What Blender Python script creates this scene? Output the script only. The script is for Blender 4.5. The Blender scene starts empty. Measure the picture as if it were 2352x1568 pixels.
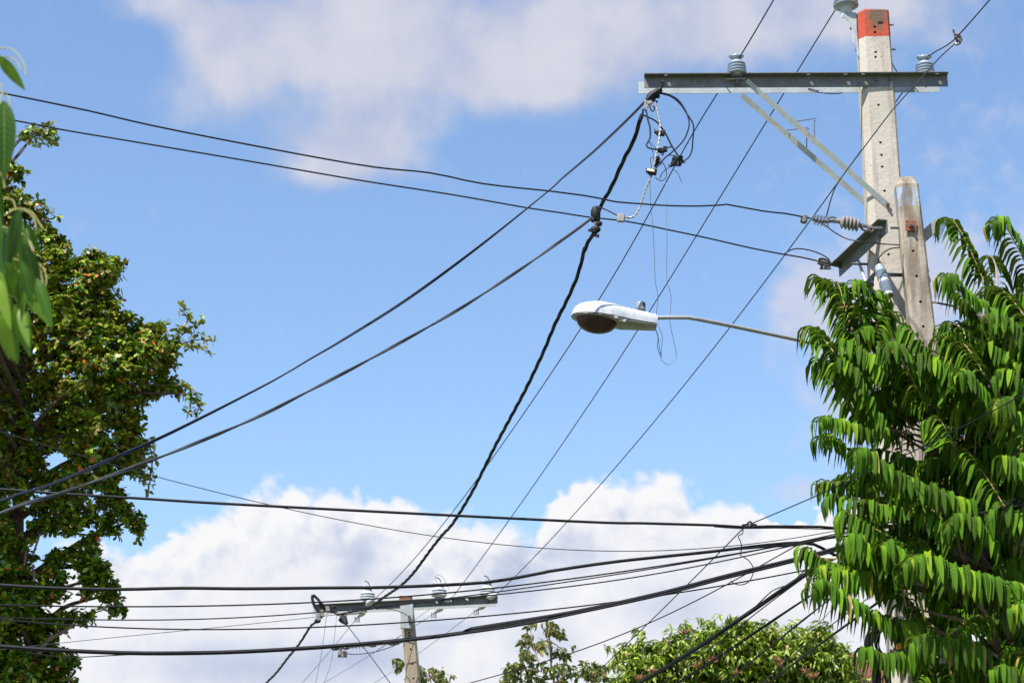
import bpy, math, random
import numpy as np
from mathutils import Vector, Matrix, noise as mnoise
R = math.radians
scene = bpy.context.scene
COL = scene.collection

# ------------------------------------------------------------------ camera
PITCH = R(18.0); LENS = 70.0; FPX = LENS / 36.0 * 2352.0; CAMZ = 1.6
cam_d = bpy.data.cameras.new("camera"); cam = bpy.data.objects.new("camera", cam_d); COL.objects.link(cam)
cam.location = (0, 0, CAMZ); cam.rotation_euler = (R(90) + PITCH, 0, 0)
cam_d.lens = LENS; cam_d.sensor_width = 36; cam_d.clip_end = 3000; cam_d.clip_start = 0.05
cam_d.dof.use_dof = True; cam_d.dof.focus_distance = 17.0; cam_d.dof.aperture_fstop = 4.5
scene.camera = cam
cp, sp = math.cos(PITCH), math.sin(PITCH)

def ray(px, py):
    """direction with unit northward (Y) component seen at picture point px,py"""
    u = (px - 1176) / FPX; v = -(py - 784) / FPX
    y = cp - v * sp
    return Vector((u / y, 1.0, (sp + v * cp) / y))
def at(px, py, Y):
    d = ray(px, py)
    return Vector((d.x * Y, Y, CAMZ + d.z * Y))
def mpp(py, Y):
    v = -(py - 784) / FPX
    return Y / (cp - v * sp) / FPX          # metres per picture unit at that distance
ZM = dict(one=(2200, 0, 1.5221), two=(2850, 400, 1.7427), three=(2900, 1300, 1.3116), four=(0, 100, 1.3067), five=(0, 1300, 1.3111),
          six=(900, 1900, 2.1382), seven=(1700, 1900, 1.8092), eight=(2000, 1000, 2.352), C=(500, 600, 1.3067), D=(2300, 250, 3.92),
          E=(2050, 550, 3.92), F=(2850, 700, 3.92), G=(3000, 0, 3.92), K=(1100, 2050, 2.94), H=(2500, 1800, 2.2529),
          I=(0, 1700, 1.97), J=(2900, 700, 2.2405), L=(0, 100, 1.206), M=(2900, 1900, 2.6303))
def q(k, *pts):
    x0, y0, s = ZM[k]
    return [((x0 + x / s) / 1.5918, (y0 + y / s) / 1.5918) for x, y in pts]
def q1(k, x, y): return q(k, (x, y))[0]

# ------------------------------------------------------------------ light
SUN_EL, SUN_AZ = R(59), R(222)        # azimuth clockwise from north (+Y): behind the camera, to the left
sd = Vector((math.sin(SUN_AZ) * math.cos(SUN_EL), math.cos(SUN_AZ) * math.cos(SUN_EL), math.sin(SUN_EL)))
sun_d = bpy.data.lights.new("sun", 'SUN'); sun_d.energy = 5.0; sun_d.angle = R(0.53); sun_d.color = (1.0, 0.95, 0.87)
sun = bpy.data.objects.new("sun", sun_d); COL.objects.link(sun)
sun.rotation_euler = sd.to_track_quat('Z', 'Y').to_euler(); sun.location = (0, 0, 30)
scene.view_settings.view_transform = 'Standard'; scene.view_settings.look = 'None'
scene.view_settings.gamma = 1; scene.view_settings.exposure = 1.0
SKY_STRENGTH = 0.0745

# ------------------------------------------------------------------ node helper
class NT:
    def __init__(s, tree): s.t = tree; s.n = tree.nodes; s.l = tree.links
    def node(s, typ, ins=None, **props):
        n = s.n.new(typ)
        for k, v in props.items(): setattr(n, k, v)
        if ins:
            for k, v in ins.items():
                sock = n.inputs[k]
                if isinstance(v, bpy.types.NodeSocket): s.l.new(v, sock)
                else: sock.default_value = v
        return n
    def math(s, op, a, b=0.0, c=None, clamp=False):
        ins = {0: a, 1: b}
        if c is not None: ins[2] = c
        return s.node('ShaderNodeMath', ins, operation=op, use_clamp=clamp).outputs[0]
    def vmath(s, op, a, b=(0, 0, 0)):
        n = s.node('ShaderNodeVectorMath', {0: a, 1: b}, operation=op)
        return n.outputs['Value'] if op in ('LENGTH', 'DOT_PRODUCT') else n.outputs[0]
    def noise(s, vec, scale, detail=4, rough=0.55, dist=0.0):
        return s.node('ShaderNodeTexNoise', {'Vector': vec, 'Scale': scale, 'Detail': detail, 'Roughness': rough, 'Distortion': dist}).outputs['Fac']
    def mr(s, v, a, b, c=0.0, d=1.0, smooth=True):
        n = s.node('ShaderNodeMapRange', {'Value': v, 'From Min': a, 'From Max': b, 'To Min': c, 'To Max': d})
        if smooth: n.interpolation_type = 'SMOOTHSTEP'
        return n.outputs[0]
    def mix(s, f, a, b, mode='MIX'):
        n = s.n.new('ShaderNodeMix'); n.data_type = 'RGBA'; n.blend_type = mode
        for i, v in ((0, f), (6, a), (7, b)):
            if isinstance(v, bpy.types.NodeSocket): s.l.new(v, n.inputs[i])
            else: n.inputs[i].default_value = v if i == 0 else (tuple(v) + (1,) if len(v) == 3 else v)
        return n.outputs[2]
    def ramp(s, f, stops):
        n = s.n.new('ShaderNodeValToRGB'); e = n.color_ramp.elements
        while len(e) > 1: e.remove(e[-1])
        e[0].position = stops[0][0]; e[0].color = tuple(stops[0][1]) + (1,)
        for p, c in stops[1:]:
            x = e.new(p); x.color = tuple(c) + (1,)
        s.l.new(f, n.inputs[0]); return n.outputs[0]

# ------------------------------------------------------------------ sky with clouds, in azimuth and elevation
world = bpy.data.worlds.new("World"); scene.world = world; world.use_nodes = True
w = NT(world.node_tree); w.n.clear()
sky = w.node('ShaderNodeTexSky', sky_type='NISHITA', sun_disc=False)
sky.sun_elevation = SUN_EL; sky.sun_rotation = SUN_AZ; sky.air_density = 1.2; sky.dust_density = 0.4; sky.ozone_density = 3.0
tc = w.node('ShaderNodeTexCoord').outputs['Generated']
sep = w.node('ShaderNodeSeparateXYZ', {0: tc})
az = w.math('ARCTAN2', sep.outputs[0], sep.outputs[1]); el = w.math('ARCSINE', sep.outputs[2])
K = 57.29578
azd = w.math('MULTIPLY', az, K); eld = w.math('MULTIPLY', el, K)
ae = w.node('ShaderNodeCombineXYZ', {0: azd, 1: eld, 2: 0.0}).outputs[0]
def ang(px, py):
    d = ray(px, py); return math.degrees(math.atan2(d.x, 1)), math.degrees(math.atan2(d.z, math.hypot(d.x, 1)))
n_big = w.noise(ae, 0.30, 5, 0.55); n_mid = w.noise(ae, 0.95, 5, 0.6); n_fine = w.noise(ae, 2.6, 6, 0.62)
# cumulus bank: its top edge against azimuth
edge_pts = [(-300, 1250), (0, 1300), (230, 1255), (340, 1240), (420, 1212), (480, 1168), (560, 1142), (640, 1118), (720, 1135), (770, 1112), (860, 1126),
            (920, 1158), (1000, 1195), (1060, 1178), (1140, 1212), (1215, 1222), (1255, 1165), (1310, 1112), (1390, 1108), (1450, 1088), (1510, 1074),
            (1560, 1098), (1600, 1148), (1690, 1165), (1740, 1148), (1800, 1182), (1900, 1168), (2050, 1130), (2200, 1150), (2352, 1120), (2700, 1200)]
fc = w.n.new('ShaderNodeFloatCurve'); cu = fc.mapping.curves[0]
AZ0, AZ1, EL0, EL1 = -22.0, 22.0, 5.0, 17.0
ed = [((ang(px, py)[0] - AZ0) / (AZ1 - AZ0), (ang(px, py)[1] - EL0) / (EL1 - EL0)) for px, py in edge_pts]
cu.points[0].location = (0.0, ed[0][1]); cu.points[1].location = (1.0, ed[-1][1])
for X, Yv in ed: cu.points.new(min(max(X, 0.01), 0.99), Yv)
fc.mapping.update()
wob = w.math('MULTIPLY_ADD', w.math('SUBTRACT', n_mid, 0.5), 1.1, 0.0)
azw = w.math('ADD', azd, wob)
w.l.new(w.mr(azw, AZ0, AZ1, smooth=False), fc.inputs['Value'])
edge = w.math('MULTIPLY_ADD', fc.outputs[0], EL1 - EL0, EL0)
def billow(vec):
    warp = w.noise(vec, 1.4, 3, .5)
    v2 = w.vmath('ADD', vec, w.node('ShaderNodeCombineXYZ', {0: w.math('MULTIPLY', warp, 0.9), 1: w.math('MULTIPLY', warp, -0.7)}).outputs[0])
    a_ = w.node('ShaderNodeTexVoronoi', {'Vector': v2, 'Scale': 0.75}).outputs['Distance']
    b_ = w.node('ShaderNodeTexVoronoi', {'Vector': v2, 'Scale': 2.0}).outputs['Distance']
    c_ = w.node('ShaderNodeTexVoronoi', {'Vector': v2, 'Scale': 5.0}).outputs['Distance']
    o = w.math('SUBTRACT', 0.45, a_)
    o = w.math('MULTIPLY_ADD', w.math('SUBTRACT', 0.4, b_), 0.45, o)
    return w.math('MULTIPLY_ADD', w.math('SUBTRACT', 0.4, c_), 0.14, o)
bil = billow(ae); bil2 = billow(w.vmath('ADD', ae, (-0.22, 0.30, 0)))
relief = w.math('SUBTRACT', bil, bil2)          # lit side of each puff against its far side
h = w.math('SUBTRACT', edge, eld)
h = w.math('ADD', h, w.math('MULTIPLY', bil, 0.95))
h = w.math('ADD', h, w.math('MULTIPLY', w.math('SUBTRACT', n_fine, 0.5), 0.35))
sharp = w.mr(n_big, 0.38, 0.62, 0.06, 0.45)
cum = w.mr(w.math('DIVIDE', h, sharp), -1.0, 1.0)
cum = w.math('MULTIPLY', cum, w.mr(eld, -2.0, 1.0))
def blob(px, py, rx, ry, soft=1.0, rot=0.0):
    a, e = ang(px, py); ra = math.degrees(rx / FPX); re = math.degrees(ry / FPX)
    v = w.vmath('SUBTRACT', ae, (a, e, 0))
    if rot: v = w.node('ShaderNodeVectorRotate', {'Vector': v, 'Angle': R(rot)}, rotation_type='Z_AXIS').outputs[0]
    v = w.vmath('DIVIDE', v, (ra, re, 1)); d = w.vmath('LENGTH', v)
    return w.mr(d, 1.0 + 0.0, 0.0, 0.0, soft)
def union(bl):
    o = bl[0]
    for b in bl[1:]: o = w.math('ADD', o, b)
    return o
high = union([blob(420, 20, 330, 150, 1.0, 15), blob(560, 150, 330, 190, 1.0, -25), blob(760, 90, 420, 260, 1.0), blob(800, 320, 330, 150, 1.2), blob(1050, 120, 480, 260, 1.1),
              blob(1400, 90, 480, 230, 1.0), blob(1750, 50, 480, 200, .9), blob(2060, 0, 420, 150, .8), blob(730, 400, 170, 60, .5), blob(2230, 90, 200, 70, .35), blob(1000, -250, 2000, 330, .8), blob(1250, 200, 300, 110, .45), blob(860, 380, 200, 80, .4)])
highneg = union([blob(680, 240, 190, 110, 0.30, 20), blob(330, 95, 200, 80, .40, -20), blob(1120, 330, 200, 80, 0.3)])
hi = w.math('SUBTRACT', high, highneg)
hi = w.math('ADD', hi, w.math('MULTIPLY', w.math('SUBTRACT', n_big, 0.5), 1.1))
hi = w.math('ADD', hi, w.math('MULTIPLY', w.math('SUBTRACT', n_mid, 0.5), 0.55))
him = w.mr(hi, 0.06, 1.15, 0.0, 0.95)
soft = union([blob(1960, 740, 330, 300, 1.0, 30), blob(2180, 640, 330, 180, .8), blob(1830, 680, 110, 120, .5), blob(2330, 850, 300, 260, .8), blob(1840, 1120, 140, 60, .7), blob(1860, 1010, 140, 60, .3), blob(1980, 960, 260, 200, .5), blob(2300, 380, 900, 500, .28)])
soft = w.math('ADD', soft, w.math('MULTIPLY', w.math('SUBTRACT', n_mid, 0.5), 1.3))
softm = w.mr(soft, 0.12, 1.0, 0.0, 0.85)
# cloud tones
shade = union([blob(1180, 1330, 150, 110, 1.0, -35), blob(1330, 1270, 120, 80, .6), blob(820, 1290, 60, 110, .9, 30), blob(930, 1330, 110, 50, .5), blob(1010, 1440, 190, 40, .7), blob(600, 1530, 420, 90, .9), blob(860, 1500, 200, 60, .7),
               blob(1560, 1400, 200, 90, .35), blob(330, 1300, 160, 70, .25), blob(1250, 1480, 160, 70, .4), blob(1850, 1450, 180, 90, .25), blob(2300, 1300, 300, 160, .3)])
shade = w.math('ADD', shade, w.math('MULTIPLY', w.math('SUBTRACT', n_big, 0.5), 0.9))
shade = w.math('ADD', shade, w.math('MULTIPLY', w.math('SUBTRACT', n_fine, 0.5), 0.25))
shade = w.math('ADD', shade, w.math('MULTIPLY', relief, w.mr(h, 0.0, 2.8, -1.2, -0.22)))
shade = w.math('ADD', shade, w.mr(h, 1.3, 0.0, 0.0, -0.30))
ccol = w.ramp(w.mr(shade, -0.22, 1.10, smooth=False), [(0.0, (0.98, 0.98, 1.0)), (0.22, (0.87, 0.89, 0.96)), (0.5, (0.70, 0.75, 0.88)), (1.0, (0.50, 0.58, 0.77))])
hcol = w.ramp(w.mr(w.math('ADD', n_big, w.math('MULTIPLY', him, 0.25)), 0.35, 0.9), [(0.0, (0.47, 0.54, 0.76)), (0.5, (0.57, 0.61, 0.77)), (1.0, (0.71, 0.72, 0.81))])
CL = 6.5       # clouds' radiance against the physical sky
blue = w.mix(1.0, sky.outputs[0], (1.22, 1.28, 1.36), 'MULTIPLY')
def gain(c): return w.mix(1.0, c, (CL, CL, CL), 'MULTIPLY')
c1 = w.mix(him, blue, gain(hcol))
c2 = w.mix(softm, c1, gain(w.ramp(n_mid, [(0.3, (0.60, 0.66, 0.84)), (0.7, (0.70, 0.71, 0.83))])))
c3 = w.mix(cum, c2, gain(ccol))
bg = w.node('ShaderNodeBackground', {'Color': c3, 'Strength': SKY_STRENGTH})
w.l.new(bg.outputs[0], w.node('ShaderNodeOutputWorld').inputs[0])

# ------------------------------------------------------------------ materials
def mat(name, rough=0.6, metal=0.0, spec=0.5):
    m = bpy.data.materials.new(name); m.use_nodes = True
    t = NT(m.node_tree); p = m.node_tree.nodes['Principled BSDF']
    p.inputs['Roughness'].default_value = rough; p.inputs['Metallic'].default_value = metal
    p.inputs['Specular IOR Level'].default_value = spec
    return m, t, p
def simple(name, col, rough=0.6, metal=0.0, vary=0.25, scale=12, bump=0.0):
    m, t, p = mat(name, rough, metal)
    oc = t.node('ShaderNodeTexCoord').outputs['Object']
    n = t.noise(oc, scale, 5, 0.6)
    c = t.mix(t.mr(n, 0.3, 0.7), tuple(x * (1 - vary) for x in col), tuple(min(1, x * (1 + vary)) for x in col))
    t.l.new(c, p.inputs['Base Color'])
    if bump:
        b = t.node('ShaderNodeBump', {'Height': n, 'Strength': bump, 'Distance': 0.01}); t.l.new(b.outputs[0], p.inputs['Normal'])
    return m
def concrete(name, base, dark, top=None, paint=None, worn=None, stains=0.3, streak=(0, 0)):
    m, t, p = mat(name, 0.85, 0, 0.3)
    oc = t.node('ShaderNodeTexCoord').outputs['Object']
    s3 = t.node('ShaderNodeSeparateXYZ', {0: oc})
    n1 = t.noise(oc, 3.0, 6, 0.65); n2 = t.noise(oc, 26, 5, 0.7)
    st = t.node('ShaderNodeMapping', {'Vector': oc, 'Scale': (9, 9, 0.8)}).outputs[0]
    n3 = t.noise(st, 1.0, 5, 0.6)
    c = t.mix(t.mr(n1, 0.35, 0.7), base, tuple(x * 0.86 for x in base))
    c = t.mix(t.math('MULTIPLY', t.mr(n2, 0.52, 0.75), 0.22), c, dark)
    c = t.mix(t.math('MULTIPLY', t.mr(n3, 0.52, 0.72), stains), c, dark)
    n6 = t.noise(t.node('ShaderNodeMapping', {'Vector': oc, 'Scale': (2.2, 2.2, .7)}).outputs[0], 1.3, 4, .6)
    c = t.mix(t.mr(n6, .45, .70, 0, .35), c, tuple(x * 1.35 for x in dark)); c = t.mix(t.mr(n6, .42, .28, 0, .3), c, tuple(min(1, x * 1.2) for x in base))
    pores = t.node('ShaderNodeTexVoronoi', {'Vector': oc, 'Scale': 16}).outputs['Distance']
    c = t.mix(t.mr(pores, 0.12, 0.06, 0, 0.6), c, tuple(x * 0.35 for x in dark))
    if paint:
        zt, zb, col = paint
        edge = t.math('ADD', s3.outputs[2], t.math('MULTIPLY', t.math('SUBTRACT', n2, 0.5), 0.015))
        f = t.mr(edge, zb - 0.004, zb + 0.004)
        pc = t.mix(t.mr(n2, 0.3, 0.7), col, tuple(x * 0.8 for x in col))
        if worn:
            (cx, cy, cz, rx, rz, wc) = worn
            v = t.vmath('DIVIDE', t.vmath('SUBTRACT', oc, (cx, cy, cz)), (rx, 10, rz))
            d = t.math('ADD', t.vmath('LENGTH', v), t.math('MULTIPLY', t.math('SUBTRACT', t.noise(oc, 18, 6, 0.7), 0.5), 2.2))
            pc = t.mix(t.mr(d, 1.25, 0.55), pc, t.mix(n2, wc, tuple(x * 0.45 for x in wc)))
        c = t.mix(f, c, pc)
    t.l.new(c, p.inputs['Base Color'])
    b = t.node('ShaderNodeBump', {'Height': t.math('ADD', n2, t.math('MULTIPLY', n1, 0.6)), 'Strength': 0.5, 'Distance': 0.012})
    t.l.new(b.outputs[0], p.inputs['Normal'])
    return m
def galv(name, col, rough=0.5, metal=0.55, spangle=0.2):
    m, t, p = mat(name, rough, metal)
    oc = t.node('ShaderNodeTexCoord').outputs['Object']
    v = t.node('ShaderNodeTexVoronoi', {'Vector': oc, 'Scale': 60}).outputs['Color']
    n = t.noise(oc, 7, 6, 0.7)
    c = t.mix(t.mr(n, 0.3, 0.75), tuple(x * 0.72 for x in col), col)
    c = t.mix(spangle, c, v, 'SOFT_LIGHT')
    n5 = t.noise(t.node('ShaderNodeMapping', {'Vector': oc, 'Scale': (5, 5, 2)}).outputs[0], 1.6, 6, 0.75)
    c = t.mix(t.mr(n5, 0.60, 0.74, 0, 0.55), c, (0.13, 0.075, 0.045)); c = t.mix(t.mr(n5, 0.42, 0.30, 0, 0.35), c, tuple(x * 0.4 for x in col))
    t.l.new(c, p.inputs['Base Color']); t.l.new(t.mr(n, 0.2, 0.8, rough + .15, rough - .1), p.inputs['Roughness'])
    return m
def leafmat(name, stops, rough=0.42, transl=0.3, tcol=(0.25, 0.45, 0.04), ribs=False, spec=0.5, rib=1.0):
    m, t, p = mat(name, rough, 0, spec)
    ri = t.node('ShaderNodeNewGeometry').outputs['Random Per Island']
    c = t.ramp(ri, stops)
    if ribs:
        uv = t.node('ShaderNodeTexCoord').outputs['UV']; s3 = t.node('ShaderNodeSeparateXYZ', {0: uv})
        au = t.math('ABSOLUTE', s3.outputs[0])
        ph = t.math('SUBTRACT', s3.outputs[1], t.math('MULTIPLY', au, 0.10))
        wv = t.math('SINE', t.math('MULTIPLY', ph, 6.283 * 13))
        mid = t.mr(au, 0.10, 0.0)
        hgt = t.math('ADD', t.math('MULTIPLY', wv, 0.5), t.math('MULTIPLY', mid, -1.5))
        bmp = t.node('ShaderNodeBump', {'Height': hgt, 'Strength': 0.8 * rib, 'Distance': 0.004}); t.l.new(bmp.outputs[0], p.inputs['Normal'])
        c = t.mix(t.math('MULTIPLY', t.mr(wv, -0.9, -0.2, 1, 0), 0.45 * rib), c, (0.15, 0.25, 0.015))
        c = t.mix(t.math('MULTIPLY', mid, 0.6), c, (0.24, 0.30, 0.06))
    t.l.new(c, p.inputs['Base Color'])
    tr = t.node('ShaderNodeBsdfTranslucent'); t.l.new(t.mix(0.6, c, tcol), tr.inputs['Color'])
    mx = t.node('ShaderNodeMixShader', {'Fac': transl}); t.l.new(p.outputs[0], mx.inputs[1]); t.l.new(tr.outputs[0], mx.inputs[2])
    t.l.new(mx.outputs[0], m.node_tree.nodes['Material Output'].inputs['Surface'])
    return m
M = {}
M['black'] = simple('black_insulation', (0.008, 0.009, 0.012), 0.62, 0, 0.3)
M['bare'] = simple('weathered_conductor', (0.016, 0.018, 0.026), 0.6, 0.0, 0.3)
M['grey_cable'] = simple('grey_sheath', (0.030, 0.034, 0.042), 0.6, 0, 0.25)
M['navy'] = simple('dark_blue_sheath', (0.008, 0.013, 0.032), 0.6, 0, 0.2)
M['white_wire'] = simple('stranded_aluminium', (0.30, 0.28, 0.26), 0.5, 0.3, 0.2, 60)
M['thin'] = simple('thin_wire', (0.05, 0.055, 0.065), 0.5, 0.2)
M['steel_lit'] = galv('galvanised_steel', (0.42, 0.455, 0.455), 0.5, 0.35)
M['steel_dark'] = galv('shaded_galvanised_steel', (0.17, 0.175, 0.17), 0.55, 0.4)  # darker copy of the lit steel: shade on the irons put into the colour
M['hardware'] = galv('cast_hardware', (0.16, 0.15, 0.15), 0.5, 0.5)
M['rust'] = simple('rusty_plate', (0.22, 0.06, 0.025), 0.85, 0, 0.4, 40, 0.4)
M['hole'] = simple('deep_hole', (0.012, 0.010, 0.009), 0.95)
for k_ in ('black', 'bare', 'navy'): M[k_].node_tree.nodes['Principled BSDF'].inputs['Specular IOR Level'].default_value = 0.25
M['porcelain'] = simple('grey_porcelain', (0.31, 0.37, 0.45), 0.22, 0, 0.06)
M['porcelain_white'] = simple('white_porcelain', (0.48, 0.51, 0.54), 0.22, 0, 0.06)
M['polymer'] = simple('grey_polymer', (0.20, 0.18, 0.165), 0.65, 0, 0.15)
M['lamp_white'] = simple('white_lamp_paint', (0.42, 0.44, 0.475), 0.5, 0, 0.12, 9)
M['lamp_alu'] = galv('lamp_underside_aluminium', (0.30, 0.30, 0.28), 0.5, 0.4)
M['lamp_glass'] = None
t_ = NT(M['lamp_white'].node_tree); p_ = M['lamp_white'].node_tree.nodes['Principled BSDF']; c0_ = p_.inputs['Base Color'].links[0].from_socket
n_ = t_.noise(t_.node('ShaderNodeMapping', {'Vector': t_.node('ShaderNodeTexCoord').outputs['Object'], 'Scale': (26, 8, 7)}).outputs[0], 1.2, 5, .65)
t_.l.new(t_.mix(t_.mr(n_, .50, .72, 0, .45), c0_, (0.20, 0.19, 0.165)), p_.inputs['Base Color'])
m, t, p = mat('smoky_bowl_glass', 0.18, 0, 0.6)
oc = t.node('ShaderNodeTexCoord').outputs['Object']
t.l.new(t.mix(t.mr(t.noise(oc, 9, 6, .7), .35, .7), (0.022, 0.007, 0.008), (0.055, 0.022, 0.022)), p.inputs['Base Color'])
p.inputs['Roughness'].default_value = 0.35; p.inputs['Specular IOR Level'].default_value = 0.25; M['lamp_glass'] = m
M['photocell'] = simple('photocell_grey', (0.20, 0.22, 0.24), 0.5)
M['pipe'] = galv('lamp_arm_pipe', (0.40, 0.40, 0.39), 0.5, 0.35)
M['bark'] = simple('brown_bark', (0.16, 0.105, 0.07), 0.9, 0, 0.35, 14, 0.6)
M['dark_bark'] = simple('dark_brown_bark', (0.085, 0.055, 0.038), 0.9, 0, 0.35, 14, 0.6)
M['twig'] = simple('tan_twig', (0.30, 0.19, 0.10), 0.75, 0, 0.25, 30)
M['stem'] = simple('pale_stalk', (0.36, 0.34, 0.11), 0.6, 0, 0.15, 30)
M['leaf_almond'] = leafmat('small_round_leaf', [(0, (0.018, 0.060, 0.002)), (0.35, (0.070, 0.155, 0.005)), (0.7, (0.175, 0.265, 0.008)), (0.94, (0.28, 0.31, 0.02)), (0.97, (0.22, 0.12, 0.02)), (0.985, (0.60, 0.12, 0.02))], 0.36, 0.05, spec=.4)
M['leaf_bright_bronze'] = leafmat('bright_bronze_leaf', [(0, (0.16, 0.17, 0.02)), (0.5, (0.25, 0.22, 0.03)), (1.0, (0.32, 0.22, 0.05))], 0.5, 0.3)
M['leaf_droop'] = leafmat('long_ribbed_leaf', [(0, (0.006, 0.028, 0.001)), (0.35, (0.018, 0.070, 0.001)), (0.7, (0.045, 0.140, 0.002)), (0.93, (0.11, 0.24, 0.004)), (0.99, (0.17, 0.26, 0.01)), (1.0, (0.40, 0.30, 0.03))], 0.50, 0.10, ribs=True, spec=.10)
M['leaf_yellow'] = leafmat('yellowed_leaf', [(0, (0.30, 0.22, 0.04)), (1, (0.42, 0.28, 0.05))], 0.5, 0.3, ribs=True)
M['leaf_mango'] = leafmat('narrow_drooping_leaf', [(0, (0.05, 0.10, 0.004)), (0.5, (0.14, 0.22, 0.009)), (0.9, (0.28, 0.34, 0.03)), (0.97, (0.28, 0.26, 0.06)), (1.0, (0.28, 0.12, 0.04))], 0.40, 0.15)
M['leaf_olive'] = leafmat('olive_leaf', [(0, (0.04, 0.055, 0.012)), (0.5, (0.085, 0.09, 0.02)), (0.85, (0.16, 0.13, 0.03)), (1.0, (0.30, 0.22, 0.05))], 0.45, 0.25)
M['leaf_near'] = leafmat('near_glossy_leaf', [(0, (0.008, 0.04, 0.003)), (0.6, (0.04, 0.12, 0.006)), (1.0, (0.17, 0.28, 0.02))], 0.38, 0.3, spec=.3, ribs=True, rib=.18)
M['roof'] = None
m, t, p = mat('dark_red_tiles', 0.7)
oc = t.node('ShaderNodeTexCoord').outputs['Object']; br = t.node('ShaderNodeTexBrick', {'Vector': oc, 'Color1': (0.16, 0.035, 0.028, 1), 'Color2': (0.12, 0.028, 0.024, 1), 'Mortar': (0.04, 0.012, 0.01, 1), 'Scale': 3.0, 'Mortar Size': 0.03})
t.l.new(br.outputs[0], p.inputs['Base Color']); M['roof'] = m
M['wall'] = simple('cream_render', (0.5, 0.46, 0.38), 0.9, 0, 0.1, 2)
M['glass'] = simple('window_glass', (0.05, 0.06, 0.07), 0.1)
M['frame'] = simple('white_frame', (0.6, 0.6, 0.58), 0.5)
M['ground'] = simple('dusty_grass', (0.10, 0.12, 0.05), 0.95, 0, 0.4, 0.6)
M['asphalt'] = simple('asphalt', (0.05, 0.05, 0.052), 0.9, 0, 0.2, 8)
M['tape'] = simple('beige_sleeve', (0.55, 0.48, 0.36), 0.6)
M['amber'] = simple('amber_tag', (0.65, 0.25, 0.02), 0.6)

# ------------------------------------------------------------------ mesh building
def frames(pts):
    n = len(pts); T = []
    for i in range(n):
        a = pts[max(i - 1, 0)]; b = pts[min(i + 1, n - 1)]; d = b - a
        T.append(d.normalized() if d.length > 1e-9 else Vector((0, 0, 1)))
    ref = Vector((0, 0, 1)) if abs(T[0].z) < 0.9 else Vector((1, 0, 0))
    N = [(ref - T[0] * ref.dot(T[0])).normalized()]
    for i in range(1, n):
        v = N[-1] - T[i] * N[-1].dot(T[i])
        N.append(v.normalized() if v.length > 1e-6 else N[-1])
    return T, N
def spline(pts, step=None, n=None):
    P = [Vector(p) for p in pts]
    if len(P) < 3: return P if n is None else [P[0].lerp(P[1], i / n) for i in range(n + 1)]
    P = [2 * P[0] - P[1]] + P + [2 * P[-1] - P[-2]]
    out = []
    for i in range(1, len(P) - 2):
        L = (P[i + 1] - P[i]).length
        k = max(2, int(L / step)) if step else 6
        for j in range(k):
            s = j / k; p0, p1, p2, p3 = P[i - 1:i + 3]
            out.append(0.5 * ((2 * p1) + (p2 - p0) * s + (2 * p0 - 5 * p1 + 4 * p2 - p3) * s * s + (3 * p1 - p0 - 3 * p2 + p3) * s ** 3))
    out.append(P[-2]); return out
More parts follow.
